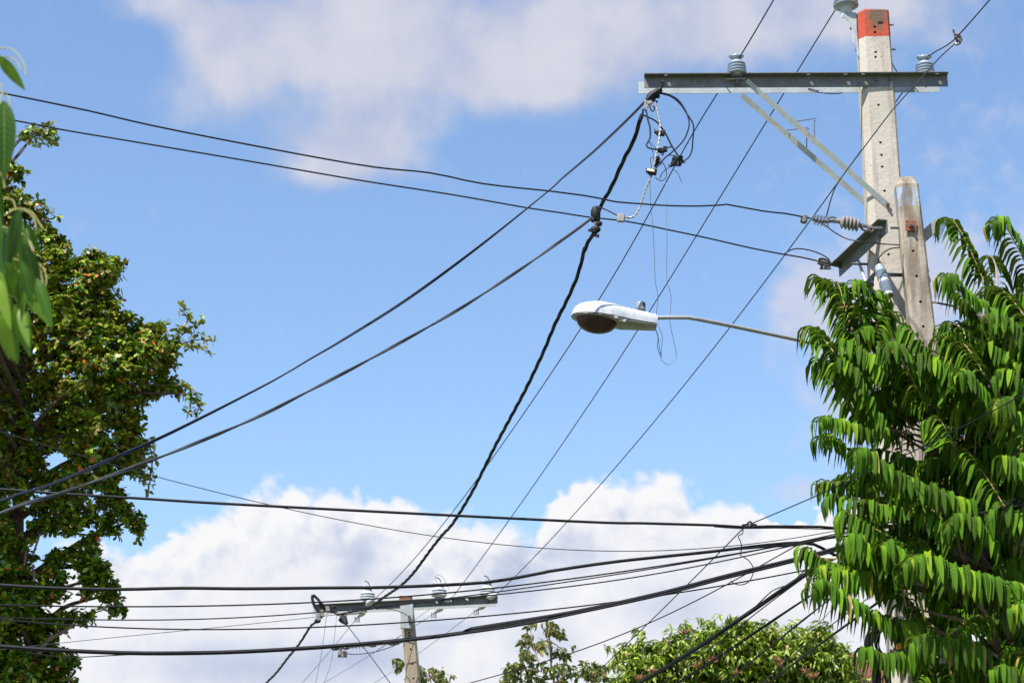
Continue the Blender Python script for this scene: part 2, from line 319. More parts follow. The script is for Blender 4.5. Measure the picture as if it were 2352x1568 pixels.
class MB:
    def __init__(s): s.v = []; s.f = []; s.mi = []
    def add(s, vs, fs, mi=0):
        o = len(s.v); s.v += [Vector(x) for x in vs]; s.f += [tuple(i + o for i in f) for f in fs]; s.mi += [mi] * len(fs); return s
    def tube(s, pts, r, n=6, cap=True):
        pts = [Vector(p) for p in pts]; T, N = frames(pts); rr = r if hasattr(r, '__len__') else [r] * len(pts)
        vs = []; fs = []
        for p, t, nn, ra in zip(pts, T, N, rr):
            b = t.cross(nn)
            for k in range(n):
                a = 2 * math.pi * k / n; vs.append(p + (nn * math.cos(a) + b * math.sin(a)) * ra)
        for i in range(len(pts) - 1):
            for k in range(n):
                fs.append((i * n + k, i * n + (k + 1) % n, (i + 1) * n + (k + 1) % n, (i + 1) * n + k))
        if cap: fs.append(tuple(range(n))[::-1]); fs.append(tuple((len(pts) - 1) * n + k for k in range(n)))
        return s.add(vs, fs)
    def lathe(s, p0, axis, prof, n=20):
        a = Vector(axis).normalized(); ref = Vector((0, 0, 1)) if abs(a.z) < 0.9 else Vector((1, 0, 0))
        u = (ref - a * ref.dot(a)).normalized(); v = a.cross(u); p0 = Vector(p0)
        vs = []; fs = []
        for t, r in prof:
            for k in range(n):
                th = 2 * math.pi * k / n; vs.append(p0 + a * t + (u * math.cos(th) + v * math.sin(th)) * max(r, 1e-4))
        for i in range(len(prof) - 1):
            for k in range(n): fs.append((i * n + k, i * n + (k + 1) % n, (i + 1) * n + (k + 1) % n, (i + 1) * n + k))
        fs.append(tuple(range(n))[::-1]); fs.append(tuple((len(prof) - 1) * n + k for k in range(n)))
        return s.add(vs, fs)
    def prism(s, poly0, poly1):
        n = len(poly0); fs = [(i, (i + 1) % n, n + (i + 1) % n, n + i) for i in range(n)]
        fs += [tuple(range(n))[::-1], tuple(range(n, 2 * n))]
        return s.add(list(poly0) + list(poly1), fs)
    def box(s, c, ax, ay, az_, sx, sy, sz):
        c = Vector(c); ax, ay, az_ = Vector(ax) * sx / 2, Vector(ay) * sy / 2, Vector(az_) * sz / 2
        return s.prism([c - ax - ay - az_, c + ax - ay - az_, c + ax + ay - az_, c - ax + ay - az_], [c - ax - ay + az_, c + ax - ay + az_, c + ax + ay + az_, c - ax + ay + az_])
    def bar(s, p0, p1, wdir, wd, th):
        p0, p1 = Vector(p0), Vector(p1); d = (p1 - p0); L = d.length; d.normalize()
        wv = Vector(wdir); wv = (wv - d * wv.dot(d)).normalized(); tv = d.cross(wv)
        return s.box((p0 + p1) / 2, d, wv, tv, L, wd, th)
    def sphere(s, c, r, n=10, sc=(1, 1, 1)):
        vs = []; fs = []; m = n // 2
        for i in range(m + 1):
            ph = math.pi * i / m
            for k in range(n):
                th = 2 * math.pi * k / n; rr = max(math.sin(ph), 0.02)
                vs.append(Vector(c) + Vector((math.cos(th) * rr * sc[0], math.sin(th) * rr * sc[1], math.cos(ph) * sc[2])) * r)
        for i in range(m):
            for k in range(n): fs.append((i * n + k, (i + 1) * n + k, (i + 1) * n + (k + 1) % n, i * n + (k + 1) % n))
        return s.add(vs, fs)
def nm(base):      # Blender adds .001 itself
    return base
def rootof(o):
    while o.parent: o = o.parent
    return o
def tag(o, label, cat, group=None, kind=None):
    if label: o['label'] = label
    if cat: o['category'] = cat
    if group: o['group'] = group
    if kind: o['kind'] = kind
    return o
def thing(name, loc, label, cat, group=None):
    o = bpy.data.objects.new(name, None); COL.objects.link(o); o.location = loc; o.empty_display_size = 0.2
    return tag(o, label, cat, group)
def build(mb, name, material, parent=None, loc=None, smooth=True, angle=35, label=None, bevel=0):
    o0 = rootof(parent).location if parent else Vector(loc if loc is not None else mb.v[0])
    me = bpy.data.meshes.new(name)
    me.from_pydata([tuple(v - o0) for v in mb.v], [], mb.f)
    me.validate(); me.update()
    mats = material if isinstance(material, (list, tuple)) else [material]
    for mm in mats: me.materials.append(M[mm] if isinstance(mm, str) else mm)
    if len(mats) > 1: me.polygons.foreach_set('material_index', mb.mi)
    if smooth:
        me.polygons.foreach_set('use_smooth', [True] * len(me.polygons)); me.set_sharp_from_angle(angle=R(angle))
    ob = bpy.data.objects.new(name, me); COL.objects.link(ob)
    if parent: ob.parent = parent
    else: ob.location = o0
    if label: ob['label'] = label
    if bevel:
        b = ob.modifiers.new('bevel', 'BEVEL'); b.width = bevel; b.segments = 2; b.limit_method = 'ANGLE'
    return ob
def punch(ob, cut):
    """cut real holes and keep only the result"""
    me = bpy.data.meshes.new('c'); o0 = rootof(ob).location
    me.from_pydata([tuple(v - o0) for v in cut.v], [], cut.f); c = bpy.data.objects.new('c', me); COL.objects.link(c)
    c.location = o0
    bm_ = ob.modifiers.new('b', 'BOOLEAN'); bm_.object = c; bm_.operation = 'DIFFERENCE'; bm_.solver = 'EXACT'
    bpy.context.view_layer.update()
    dg = bpy.context.evaluated_depsgraph_get(); new = bpy.data.meshes.new_from_object(ob.evaluated_get(dg))
    if len(new.vertices) == 0:
        bm_.solver = 'FAST'; bpy.context.view_layer.update(); dg = bpy.context.evaluated_depsgraph_get(); new = bpy.data.meshes.new_from_object(ob.evaluated_get(dg))
    ob.modifiers.remove(bm_); old = ob.data; new.name = old.name; ob.data = new; bpy.data.objects.remove(c)
def bigmesh(name, V, Fc, uv=None, material=None, parent=None, matidx=None):
    """V (n,3) world numpy, Fc (m,4) quads"""
    o0 = np.array(rootof(parent).location) if parent else np.zeros(3)
    me = bpy.data.meshes.new(name); nF = len(Fc)
    me.vertices.add(len(V)); me.vertices.foreach_set('co', (V - o0).astype(np.float32).ravel())
    me.loops.add(nF * 4); me.loops.foreach_set('vertex_index', Fc.astype(np.int32).ravel())
    me.polygons.add(nF); me.polygons.foreach_set('loop_start', np.arange(0, nF * 4, 4, dtype=np.int32))
    me.polygons.foreach_set('use_smooth', np.ones(nF, dtype=bool))
    if uv is not None:
        ul = me.uv_layers.new(name='UVMap'); ul.data.foreach_set('uv', uv[Fc.ravel()].astype(np.float32).ravel())
    for mm in (material if isinstance(material, (list, tuple)) else [material]): me.materials.append(M[mm])
    if matidx is not None: me.polygons.foreach_set('material_index', matidx.astype(np.int32))
    me.update(); me.validate()
    ob = bpy.data.objects.new(name, me); COL.objects.link(ob)
    if parent: ob.parent = parent
    return ob

# ------------------------------------------------------------------ wires
def path(P, Ya, Yb, fit=0, n=60):
    """picture points -> 3D points on the vertical plane through the two ends"""
    if fit:
        X = np.array([p[0] for p in P]); Z = np.array([p[1] for p in P])
        tt = np.concatenate([[0], np.cumsum(np.hypot(np.diff(X), np.diff(Z)))]); tt /= tt[-1]
        wt = np.ones(len(P)); wt[0] = wt[-1] = 6
        a = np.polyfit(tt, X, fit, w=wt); b = np.polyfit(tt, Z, fit, w=wt); s = np.linspace(0, 1, n)
        P = list(zip(np.polyval(a, s), np.polyval(b, s)))
    A = at(*P[0], Ya); B = at(*P[-1], Yb); nx, ny = (B - A).y, -(B - A).x; out = []
    for i, (px, py) in enumerate(P):
        d = ray(px, py); den = nx * d.x + ny
        Y = (nx * A.x + ny * A.y) / den if abs(den) > 1e-6 else Ya
        Y = min(max(Y, min(Ya, Yb) - 0.3), max(Ya, Yb) + 0.3)
        out.append(Vector((d.x * Y, Y, CAMZ + d.z * Y)))
    return out
def wire(name, label, P, Ya, Yb, wpx, material='black', group=None, fit=0, cat='cable', n=6, step=0.12, strands=1, pitch=0.6, flat=None, refY=15.5, gap=1.0, parent=None):
    pts = path(P, Ya, Yb, fit) if len(P[0]) == 2 else [at(*p) for p in P]
    pts = spline(pts, step=step); r = wpx * 0.5 * refY / (cp * FPX) * 1.02
    mb = MB()
    if strands == 1: mb.tube(pts, r, n)
    else:
        T, N = frames(pts); L = 0; off = [[] for _ in range(strands)]
        fine = spline(pts, step=min(step, pitch / 8)) if len(pts) > 2 else pts
        T, N = frames(fine)
        for i, p in enumerate(fine):
            if i: L += (fine[i] - fine[i - 1]).length
            b = T[i].cross(N[i])
            for k in range(strands):
                a = 2 * math.pi * (k / strands + L / pitch)
                off[k].append(p + (N[i] * math.cos(a) + b * math.sin(a)) * r * gap * (1.0 if strands < 4 else 1.5))
        for k in range(strands): mb.tube(off[k], r, n)
    ob = build(mb, name, material, parent, loc=pts[0] if not parent else None)
    if not parent: tag(ob, label, cat, group)
    return ob

# ================================================================== GROUND
def ground_h(x, y):
    t = min(max((y - 18) / 14, 0), 1); return -1.6 * t * t * (3 - 2 * t)
xs = np.concatenate([np.linspace(-900, -60, 8), np.linspace(-50, 50, 41), np.linspace(60, 900, 8)])
ys = np.concatenate([np.linspace(-400, -20, 6), np.linspace(-15, 60, 41), np.linspace(80, 1500, 10)])
V = np.array([(x, y, ground_h(x, y)) for y in ys for x in xs]); nx_ = len(xs)
Fq = np.array([(j * nx_ + i, j * nx_ + i + 1, (j + 1) * nx_ + i + 1, (j + 1) * nx_ + i) for j in range(len(ys) - 1) for i in range(nx_ - 1)])
g = bigmesh('ground', V, Fq, material='ground'); g['kind'] = 'structure'
def strip(name, pts, wd, z, material):
    mb = MB(); L = []; Rr = []
    for i, (x, y) in enumerate(pts):
        a = Vector(pts[max(i - 1, 0)]); b = Vector(pts[min(i + 1, len(pts) - 1)]); d = (b - a).normalized(); nn = Vector((-d.y, d.x))
        for s, arr in ((1, L), (-1, Rr)):
            xx, yy = x + nn.x * s * wd / 2, y + nn.y * s * wd / 2; arr.append((xx, yy, ground_h(xx, yy) + z))
    n = len(pts); mb.add(L + Rr, [(i, i + 1, n + i + 1, n + i) for i in range(n - 1)])
    o = build(mb, name, material, loc=(0, 0, 0)); o['kind'] = 'structure'; return o
strip('road', [(6.5 - 0.32 * (y - 10), y) for y in range(-30, 90, 2)], 6.5, 0.02, 'asphalt')

# ================================================================== MAIN UTILITY POLE
YP = 16.0
pole_top = at(2002, 39, YP); pb = at(2084, 1400, YP)
ax_dir = (pb - pole_top).normalized()
pole_base = pole_top + ax_dir * ((pole_top.z - 0.0) / -ax_dir.z)
upole = thing('utility_pole', pole_base, 'tall pale concrete utility pole with a red painted top and a long steel crossarm', 'utility pole')
def pole_ring(c, wd, dp, cl, cr, rot=0.0):
    w2, d2 = wd / 2, dp / 2
    P = [(-w2 + cl, -d2), (w2 - cr, -d2), (w2, -d2 + cr), (w2, d2 - cr), (w2 - cr, d2), (-w2 + cl, d2), (-w2, d2 - cl), (-w2, -d2 + cl)]
    co, si = math.cos(rot), math.sin(rot)
    return [Vector((c.x + x * co - y * si, c.y + x * si + y * co, c.z)) for x, y in P]
def shaft(top, base, w0, w1, d0, d1, cl, cr, rot=0, seg=40, rough_top=0.0, seed=1):
    mb = MB(); rnd = random.Random(seed); rings = []
    for i in range(seg + 1):
        t = i / seg; c = top.lerp(base, t); ring = pole_ring(c, w0 + (w1 - w0) * t, d0 + (d1 - d0) * t, cl, cr, rot)
        if i: ring = [p + Vector((rnd.uniform(-1, 1), rnd.uniform(-1, 1), 0)) * 0.0012 for p in ring]
        rings.append(ring)
    vs = [p for r_ in rings for p in r_]; fs = []
    for i in range(seg):
        for k in range(8): fs.append((i * 8 + k, (i + 1) * 8 + k, (i + 1) * 8 + (k + 1) % 8, i * 8 + (k + 1) % 8))
    fs.append(tuple(seg * 8 + k for k in range(8))[::-1])
    # slightly domed, chipped top
    c = top + Vector((0, 0, 0.012)); inner = [c + (p - top) * 0.86 + Vector((0, 0, rnd.uniform(-rough_top, rough_top))) for p in rings[0]]
    o = len(vs); vs += inner; vs.append(c + Vector((0, 0, 0.004)))
    for k in range(8): fs.append((k, (k + 1) % 8, o + (k + 1) % 8, o + k)); fs.append((o + k, o + (k + 1) % 8, o + 8))
    return mb.add(vs, fs)
Wtop, Wbot = 70 * mpp(24, YP), 70 * mpp(24, YP) + 0.135
Hp = pole_top.z
M['pole'] = concrete('pale_concrete_red_top', (0.45, 0.41, 0.36), (0.21, 0.175, 0.135), paint=(Hp, Hp - 0.258, (0.40, 0.065, 0.035)), worn=(pole_top.x - pole_base.x + 0.02, 0, Hp - 0.03, 0.095, 0.17, (0.17, 0.11, 0.075)), stains=0.65)
sh = build(shaft(pole_top, pole_base, Wtop, Wbot, 0.26, 0.38, 0.055, 0.018, R(-2), rough_top=0.012), 'shaft', 'pole', upole, angle=25)
def pole_face(py, inset=0.0):      # centre point of the front face at picture height py
    t = at(2002 + (py - 24) * 0.064, py, YP); k = (pole_top.z - t.z) / pole_top.z
    c = pole_top.lerp(pole_base, k); return Vector((c.x, c.y - (0.26 + 0.12 * k) / 2 + inset, c.z))
cut = MB()
for (x, y) in q('one', (1519, 150), (1521, 180), (1525, 290), (1524, 318), (1540, 584), (1551, 793), (1557, 862), (1561, 928), (1574, 1062), (1596, 1415)):
    f = pole_face(y); p = at(x, y, f.y); cut.lathe(p + Vector((0, -0.03, 0)), (0, 1, 0), [(0, 0.0125), (0.11, 0.0125)], 10)
x, y = q1('one', 1552, 130); f = pole_face(y); p = at(x, y, f.y); cut.sphere(p, 0.022, 10, (1.3, 0.5, 0.9))
punch(sh, cut)
# bolts through the pole head
for k, (x, y) in enumerate(q('G', (960, 360), (985, 712))):
    p = at(x, y, YP); mb = MB().lathe(p, (1, 0, 0), [(-0.01, 0.008), (0.055, 0.008)], 8).lathe(p + Vector((0.004, 0, 0)), (1, 0, 0), [(0, 0.016), (0.014, 0.016)], 6)
    build(mb, 'bolt', 'hardware', upole)

# --- crossarm: two angle irons, one bolted to the front, one to the back
def angle_iron(p0, p1, out, flange_v, flange_h, th):
    """vertical leaf hangs below the line p0-p1, top leaf reaches toward 'out'"""
    d = (p1 - p0).normalized(); out = Vector(out); out = (out - d * out.dot(d)).normalized(); dn = -d.cross(out) if d.cross(out).z > 0 else d.cross(out)
    prof = [(0, 0), (flange_h, 0), (flange_h, th), (th, th), (th, flange_v), (0, flange_v)]
    m_ = MB(); a = [p0 + out * x + dn * y for x, y in prof]; b = [p1 + out * x + dn * y for x, y in prof]
    return m_.prism(a, b), dn
def hole_cut(cut, x, y, Y, r=0.008, el=1.0, ang=0.0):
    p = at(x, y, Y); vs0 = []; vs1 = []
    for k in range(12):
        th = 2 * math.pi * k / 12; a = math.cos(th) * r * el; b = math.sin(th) * r; u = a * math.cos(ang) - b * math.sin(ang); v = a * math.sin(ang) + b * math.cos(ang)
        vs0.append(p + Vector((u, -0.04, v))); vs1.append(p + Vector((u, 0.04, v)))
    cut.prism(vs0, vs1)
yf = pole_face(185).y - 0.004
aL = at(*q1('one', 233, 440), yf + 0.06); aR = at(*q1('one', 1921, 405), yf - 0.02)
yL, yR = yf + 0.03, yf + 0.0
aL = at(*q1('one', 236, 440), yL); aR = at(*q1('one', 1921, 405), yR); aR.z = aL.z = (aL.z + aR.z) / 2
mbf, dn = angle_iron(aL, aR, (0, -1, 0), 0.112, 0.072, 0.007)
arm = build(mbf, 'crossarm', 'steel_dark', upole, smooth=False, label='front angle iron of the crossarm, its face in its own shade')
cut = MB(); armY = lambda px: yL + (px - 1478) / 694 * (yR - yL)
for x, y in q('one', (540, 467), (617, 465), (722, 462), (849, 459), (968, 456), (1074, 454), (1180, 452), (1300, 450), (1425, 448)): hole_cut(cut, x, y, armY(x), 0.0085)
for x, y in q('one', (302, 478), (375, 478), (1376, 457), (1470, 454), (1814, 445), (1884, 446)): hole_cut(cut, x, y, armY(x), 0.0075, 2.1, R(-42))
for x, y in q('G', (360, 1083), (610, 1080), (1672, 1060), (-170, 1090)) + q('D', (345, 165), (528, 162), (1665, 133)):     # top leaf slots
    p = at(x, y, armY(x) - 0.04); cut.box(p, (1, 0, 0), (0, 1, 0), (0, 0, 1), 0.03, 0.018, 0.1)
punch(arm, cut)
yb = yf + 0.29
bL = at(*q1('one', 204, 492), yb + 0.03); bR = at(*q1('one', 1876, 462), yb); bR.z = bL.z = (bL.z + bR.z) / 2 + 0.045
mbb, _ = angle_iron(bL, bR, (0, 1, 0), 0.115, 0.072, 0.007)
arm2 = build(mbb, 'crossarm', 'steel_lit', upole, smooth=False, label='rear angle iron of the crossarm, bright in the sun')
cut = MB()
for x, y in q('one', (515, 505), (593, 504), (695, 502), (940, 497), (1046, 493), (1268, 492), (1392, 491), (1771, 491)): hole_cut(cut, x, y, yb, 0.0085)
punch(arm2, cut)
for x, y in q('one', (1530, 447), (1607, 444), (340, 465)):
    p = at(x, y, armY(x)); build(MB().lathe(p + Vector((0, -0.026, 0)), (0, 1, 0), [(0, 0.013), (0.012, 0.013), (0.0121, 0.018), (0.02, 0.018)], 6), 'bolt', 'hardware', arm)
def pin_insulator(c, up, s, parent, material='porcelain', name='insulator', sheds=4):
    """c: seat on the arm, s: overall height (m)"""
    r = s * 0.42; P = [(0, r * .55), (.04, r * .6)]
    z = .05
    for k in range(sheds):
        rr = r * (1.0 - 0.035 * k); P += [(z, rr * .74), (z + .02, rr * .97), (z + .05, rr), (z + .08, rr * .93), (z + .115, rr * .70)]; z += .135
    P += [(z + .03, r * .58), (z + .10, r * .40), (z + .16, r * .36), (z + .20, r * .52), (z + .24, r * .68), (z + .275, r * .66), (z + .28, r * .34), (z + .26, r * .2)]
    o = build(MB().lathe(c, up, [(a * s, b) for a, b in P], 28), name, material, parent, angle=50)
    pin = build(MB().lathe(Vector(c) - Vector(up) * 0.10, up, [(0, .012), (.02, .012), (.02, .02), (.035, .02), (.035, .011), (.1, .011)], 8), 'pin', 'hardware', o)
    # wire groove lugs on the head
    hd = Vector(c) + Vector(up) * (z + .27) * s
    m_ = MB()
    for sx in (-1, 1): m_.sphere(hd + Vector((sx * r * .48, 0, .004)), r * .3, 8, (1, 1.5, .55))
    build(m_, 'head_lug', material, o)
    return o, hd
insA, headA = pin_insulator(at(1693, 174, yL - 0.035), (0, 0, 1), 0.21, arm)
insC, headC = pin_insulator(at(2129, 168, yR - 0.035) + Vector((0, .07, 0)), (0, 0, 1), 0.21, arm)
insA['label'] = 'grey porcelain pin insulator on the middle of the arm'; insC['label'] = 'grey porcelain pin insulator at the right end of the arm'
# pole-top casting and its insulator
Yt = YP - 0.02
def Gp(x, y, Y=Yt): return at(*q1('G', x, y), Y)
mb = MB()
outl = [(300, 190), (340, 185), (500, 180), (520, 200), (525, 400), (540, 600), (560, 790), (540, 835), (520, 770), (515, 690), (470, 620), (450, 440), (440, 370), (400, 310), (345, 262), (292, 262)]
mb.prism([Gp(x, y, Yt - 0.045) for x, y in outl], [Gp(x, y, Yt + 0.045) for x, y in outl][:])
br = build(mb, 'pole_top_bracket', 'steel_lit', upole, smooth=False, bevel=0.006)
for x, y in ((442, 410), (522, 722)): build(MB().lathe(Gp(x, y, Yt - 0.02), (-1, 0, 0), [(-0.02, 0.014), (0.012, 0.014)], 6), 'bolt', 'hardware', br)
seat = Gp(370, 185)
build(MB().lathe(seat, (0, 0, 1), [(-0.02, .045), (0.0, .052), (.035, .052), (.055, .058)], 20), 'insulator_cup', 'steel_lit', br)
insB, headB = pin_insulator(seat + Vector((0, 0, .045)), (0, 0, 1), 0.27, br, sheds=4)
# --- braces
yfront = pole_face(470).y - 0.012
b0 = at(*q1('one', 805, 450), yL - 0.02); b1 = at(*q1('one', 1597, 1148), yfront)
mb = MB().bar(b0, b1, (0, -.35, 1), 0.048, 0.006).bar(at(*q1('D', 1385, 167), yL - 0.03), at(*q1('D', 1665, 160), yL - 0.025), (0, 1, 0), 0.045, 0.005)
brace = build(mb, 'brace', 'steel_lit', upole, smooth=False)
build(MB().lathe(at(*q1('one', 1590, 1140), yfront - 0.004), (0, -1, 0), [(0, .019), (.010, .019), (.0101, .010), (.03, .010)], 6), 'bolt', 'hardware', brace)
c0 = at(*q1('one', 780, 530), yb - 0.012); c1 = at(*q1('one', 1620, 1262), yb - 0.06)
brace2 = build(MB().bar(c0, c1, (0, -.35, 1), 0.048, 0.006), 'brace', 'steel_lit', upole, smooth=False)
for pts, Yh, par in (([(1075, 678), (1183, 660), (1191, 664), (1190, 672), (1183, 672), (1185, 775)], YP - 0.12, brace), ([(1030, 725), (1144, 712), (1152, 716), (1148, 724), (1140, 722), (1141, 822)], YP + 0.1, brace2)):
    build(MB().tube([at(*p, Yh) for p in q('one', *pts)], 0.0045, 6), 'hook', 'hardware', par)

# --- low side irons pointing along the street (dead-end arms)
def Fp(x, y, Y): return at(*q1('F', x, y), Y)
s0 = Fp(1545, 402, 15.42); s1 = Fp(858, 1030, 16.5); s1.z = s0.z
mbs, _ = angle_iron(s1, s0, (-1, -.1, 0), 0.115, 0.085, 0.008)
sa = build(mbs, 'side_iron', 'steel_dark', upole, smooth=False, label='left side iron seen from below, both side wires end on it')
cut = MB()
for k in range(8):
    p = s0.lerp(s1, 0.07 + 0.125 * k) + Vector((-0.045, 0, 0)); cut.box(p, (s1 - s0).normalized(), (1, 0, 0), (0, 0, 1), 0.032, 0.014, 0.05)
    p = s0.lerp(s1, 0.10 + 0.125 * k) + Vector((0, 0, -0.06)); cut.box(p, (s1 - s0).normalized(), (1, 0, 0), (0, 0, 1), 0.014, 0.06, 0.035)
punch(sa, cut)
t0 = Fp(2250, 378, 15.55); t1 = t0 + (s1 - s0).normalized() * 1.25; t1.z = t0.z
mbt, _ = angle_iron(t1, t0, (1, .1, 0), 0.115, 0.085, 0.008)
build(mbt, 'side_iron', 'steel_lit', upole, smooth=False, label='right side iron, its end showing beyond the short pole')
build(MB().tube([Fp(1040, 1035, 16.05), Fp(1300, 1042, 16.05)], .012, 8), 'tie_bolt', 'hardware', sa)
build(MB().tube([Fp(1590, 520, 15.6), Fp(2060, 528, 15.6)], .012, 8), 'tie_bolt', 'hardware', sa)
# knee strut and bar below the iron
build(MB().tube([Fp(1105, 920, 16.2), Fp(1240, 1310, 16.0)], .014, 8), 'knee_brace', 'steel_lit', sa)
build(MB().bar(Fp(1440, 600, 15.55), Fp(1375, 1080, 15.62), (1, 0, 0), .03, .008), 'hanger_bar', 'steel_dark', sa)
# cut-out insulator hanging tilted in front of the pole
i0 = Fp(1425, 1065, 15.5); i1 = Fp(1568, 1505, 15.42); L = (i1 - i0).length; axd = (i1 - i0)
P = [(0, .020), (.004, .036), (.03, .040)]
def shedrun(P, a, b, n):
    for k in range(n):
        z = a + (b - a) * k / n; h = (b - a) / n; P += [(z, .036), (z + h * .3, .0385), (z + h * .5, .047), (z + h * .72, .047), (z + h * .9, .037)]
shedrun(P, .05, L * .44, 5); P += [(L * .45, .042), (L * .56, .042)]; shedrun(P, L * .57, L * .87, 5); P += [(L * .89, .042), (L * .97, .044), (L * .975, .040)]
cuti = build(MB().lathe(i0, axd, P, 28), 'cutout_insulator', 'porcelain', upole, angle=40, label='striped grey and white ribbed insulator hanging tilted under the side iron')
build(MB().lathe(i0 + axd.normalized() * L * .972, axd, [(0, .038), (.006, .040), (.008, .030)], 24), 'end_cap', 'hardware', cuti)
build(MB().lathe(i0 + axd.normalized() * L * .46, axd, [(0, .0435), (L * .09, .0435)], 24), 'centre_band', 'lamp_white', cuti)
build(MB().bar(Fp(1530, 1192, 15.52), Fp(1775, 1197, 15.7), (0, 0, 1), .028, .02).bar(Fp(1510, 1262, 15.5), Fp(1580, 1212, 15.52), (0, 0, 1), .02, .02), 'cutout_bracket', 'hardware', cuti)
mb = MB().tube([Fp(1380, 1150, 15.6), Fp(1300, 1235, 15.62), Fp(1240, 1320, 15.64)], .012, 6).tube([Fp(1385, 1170, 15.6), Fp(1310, 1260, 15.62), Fp(1300, 1340, 15.64)], .011, 6)
mb.tube([Fp(1350, 1190, 15.66), Fp(1335, 1340, 15.66)], .008, 6)
mb.lathe(Fp(1298, 1310, 15.64), (0, 0, -1), [(0, .026), (.02, .036), (.03, .025), (.07, .022), (.085, .030), (.12, .028)], 12)
build(mb, 'line_clamp', 'hardware', cuti)

# ================================================================== SHORT POLE
YS = 15.62
st_top = at(2080, 419, YS); sb = at(2198, 1530, YS - 0.05); sdv = (sb - st_top).normalized(); st_base = st_top + sdv * (st_top.z / -sdv.z)
spole = thing('concrete_pole', st_base, 'shorter stained concrete pole leaning against the tall one, blue paint under its top', 'concrete pole')
hS = st_top.z
M['short_pole'] = concrete('stained_concrete_blue_band', (0.37, 0.325, 0.27), (0.15, 0.115, 0.08), paint=None, stains=0.75)
# faded blue band and brown streaks of the short pole
t_ = NT(M['short_pole'].node_tree); pr = M['short_pole'].node_tree.nodes['Principled BSDF']; cur = pr.inputs['Base Color'].links[0].from_socket
oc = t_.node('ShaderNodeTexCoord').outputs['Object']; s3 = t_.node('ShaderNodeSeparateXYZ', {0: oc})
nn_ = t_.noise(oc, 11, 6, .7); band = t_.math('MULTIPLY', t_.mr(s3.outputs[2], hS - 0.25, hS - 0.242), t_.mr(s3.outputs[2], hS - 0.075, hS - 0.082))
c_ = t_.mix(t_.math('MULTIPLY', band, t_.mr(nn_, .40, .56, .25, .95)), cur, (0.30, 0.40, 0.56))
strk = t_.noise(t_.node('ShaderNodeMapping', {'Vector': oc, 'Scale': (7, 7, 1.1)}).outputs[0], 1.7, 5, .6)
c_ = t_.mix(t_.math('MULTIPLY', t_.mr(strk, .42, .60), t_.mr(s3.outputs[2], hS - 2.8, hS - 0.1, .3, .75)), c_, (0.115, 0.08, 0.05))
t_.l.new(c_, pr.inputs['Base Color'])
W0 = 51 * mpp(410, YS)
mbsh = shaft(st_top + sdv * 0.05, st_base, W0, W0 + 0.105, .185, .27, .035, .018, R(-3), rough_top=0.006, seed=4)
ring = pole_ring(st_top + sdv * 0.05, W0, .185, .035, .018, R(-3)); cap = pole_ring(st_top + Vector((0, 0, .03)), W0 * .62, .12, .02, .01, R(-3))
shs = build(mbsh, 'shaft', 'short_pole', spole, angle=25)
cut = MB()
def sface_y(py): return YS - .105 - (py - 408) * 0.00004
for x, y in q('J', (935, 68), (985, 483), (1012, 690), (1044, 901), (1067, 1103)) + q('two', (815, 577)):
    p = at(x, y, sface_y(y)); cut.lathe(p + Vector((0, -.05, 0)), (0, 1, 0), [(0, .0125), (.11, .0125)], 10)
punch(shs, cut)
build(MB().prism([p_ + Vector((0, 0, .002)) for p_ in ring], cap), 'pole_cap', M['short_pole'], spole, angle=20)
p = at(*q1('J', 963, 281), sface_y(500) - 0.01)
plate = build(MB().box(p, (.99, 0, -.1), (0, 1, 0), (.1, 0, .99), .088, .008, .088), 'washer_plate', 'rust', spole, smooth=False)
build(MB().lathe(p + Vector((0, -.004, 0)), (0, -1, 0), [(0, .022), (.016, .022), (.0161, .011), (.035, .011)], 6), 'bolt', 'hardware', plate)
tw = q('F', (2105, 1035), (2120, 1080), (2140, 1130), (2130, 1200), (2150, 1290), (2165, 1280), (2120, 1150))
build(MB().tube(spline([at(x, y, YS) for x, y in tw], step=.02), .004, 5), 'tie_wire', 'thin', spole)

# ================================================================== STREET LAMP
def Ep(x, y, Y): return at(*q1('eight', x, y), Y)
YL = 15.1
nose = Ep(205, 364, YL); butt = Ep(942, 456, YL); lx = (butt - nose); LL = lx.length; lx.normalize(); ly = Vector((0, 1, 0)); lz = lx.cross(ly) * -1
if lz.z < 0: lz = -lz
sc_ = LL / 735.0 * 1000 / 1000
lamp_anchor = pole_face(835) + Vector((0, -0.02, 0))
lamp = thing('street_lamp', lamp_anchor, 'white cobra head street lamp with dark bowl on a long grey pipe arm', 'street lamp')
st = [0, .02, .05, .1, .17, .25, .33, .42, .5, .6, .68, .78, .88, .97, 1.0]
th_ = np.interp(st, [0, .02, .05, .1, .2, .33, .5, .66, .85, .97, 1], np.array([2, 54, 88, 114, 138, 148, 140, 126, 114, 102, 94]) * sc_)
hw = np.interp(st, [0, .02, .05, .1, .2, .33, .5, .66, .85, .97, 1], [.01, .055, .083, .112, .145, .155, .142, .108, .085, .078, .07])
def lp(s, y, z): return nose + lx * (s * LL) + ly * y + lz * z
NA = 15
mb = MB(); vs = []; fs = []
for s, tz, w_ in zip(st, th_, hw):
    for k in range(NA):
        a = math.pi * k / (NA - 1); pw = 0.75
        cy = math.copysign(abs(math.cos(a)) ** pw, math.cos(a)) * w_; cz = (math.sin(a) ** pw) * tz
        vs.append(lp(s, -cy, cz))
for i in range(len(st) - 1):
    for k in range(NA - 1): fs.append((i * NA + k, i * NA + k + 1, (i + 1) * NA + k + 1, (i + 1) * NA + k))
fs.append(tuple(range(NA))); fs.append(tuple((len(st) - 1) * NA + k for k in range(NA))[::-1])
for i in range(len(st) - 1): fs.append((i * NA, (i + 1) * NA, (i + 1) * NA + NA - 1, i * NA + NA - 1))
mb.add(vs, fs); hous = build(mb, 'housing', 'lamp_white', lamp, angle=50)
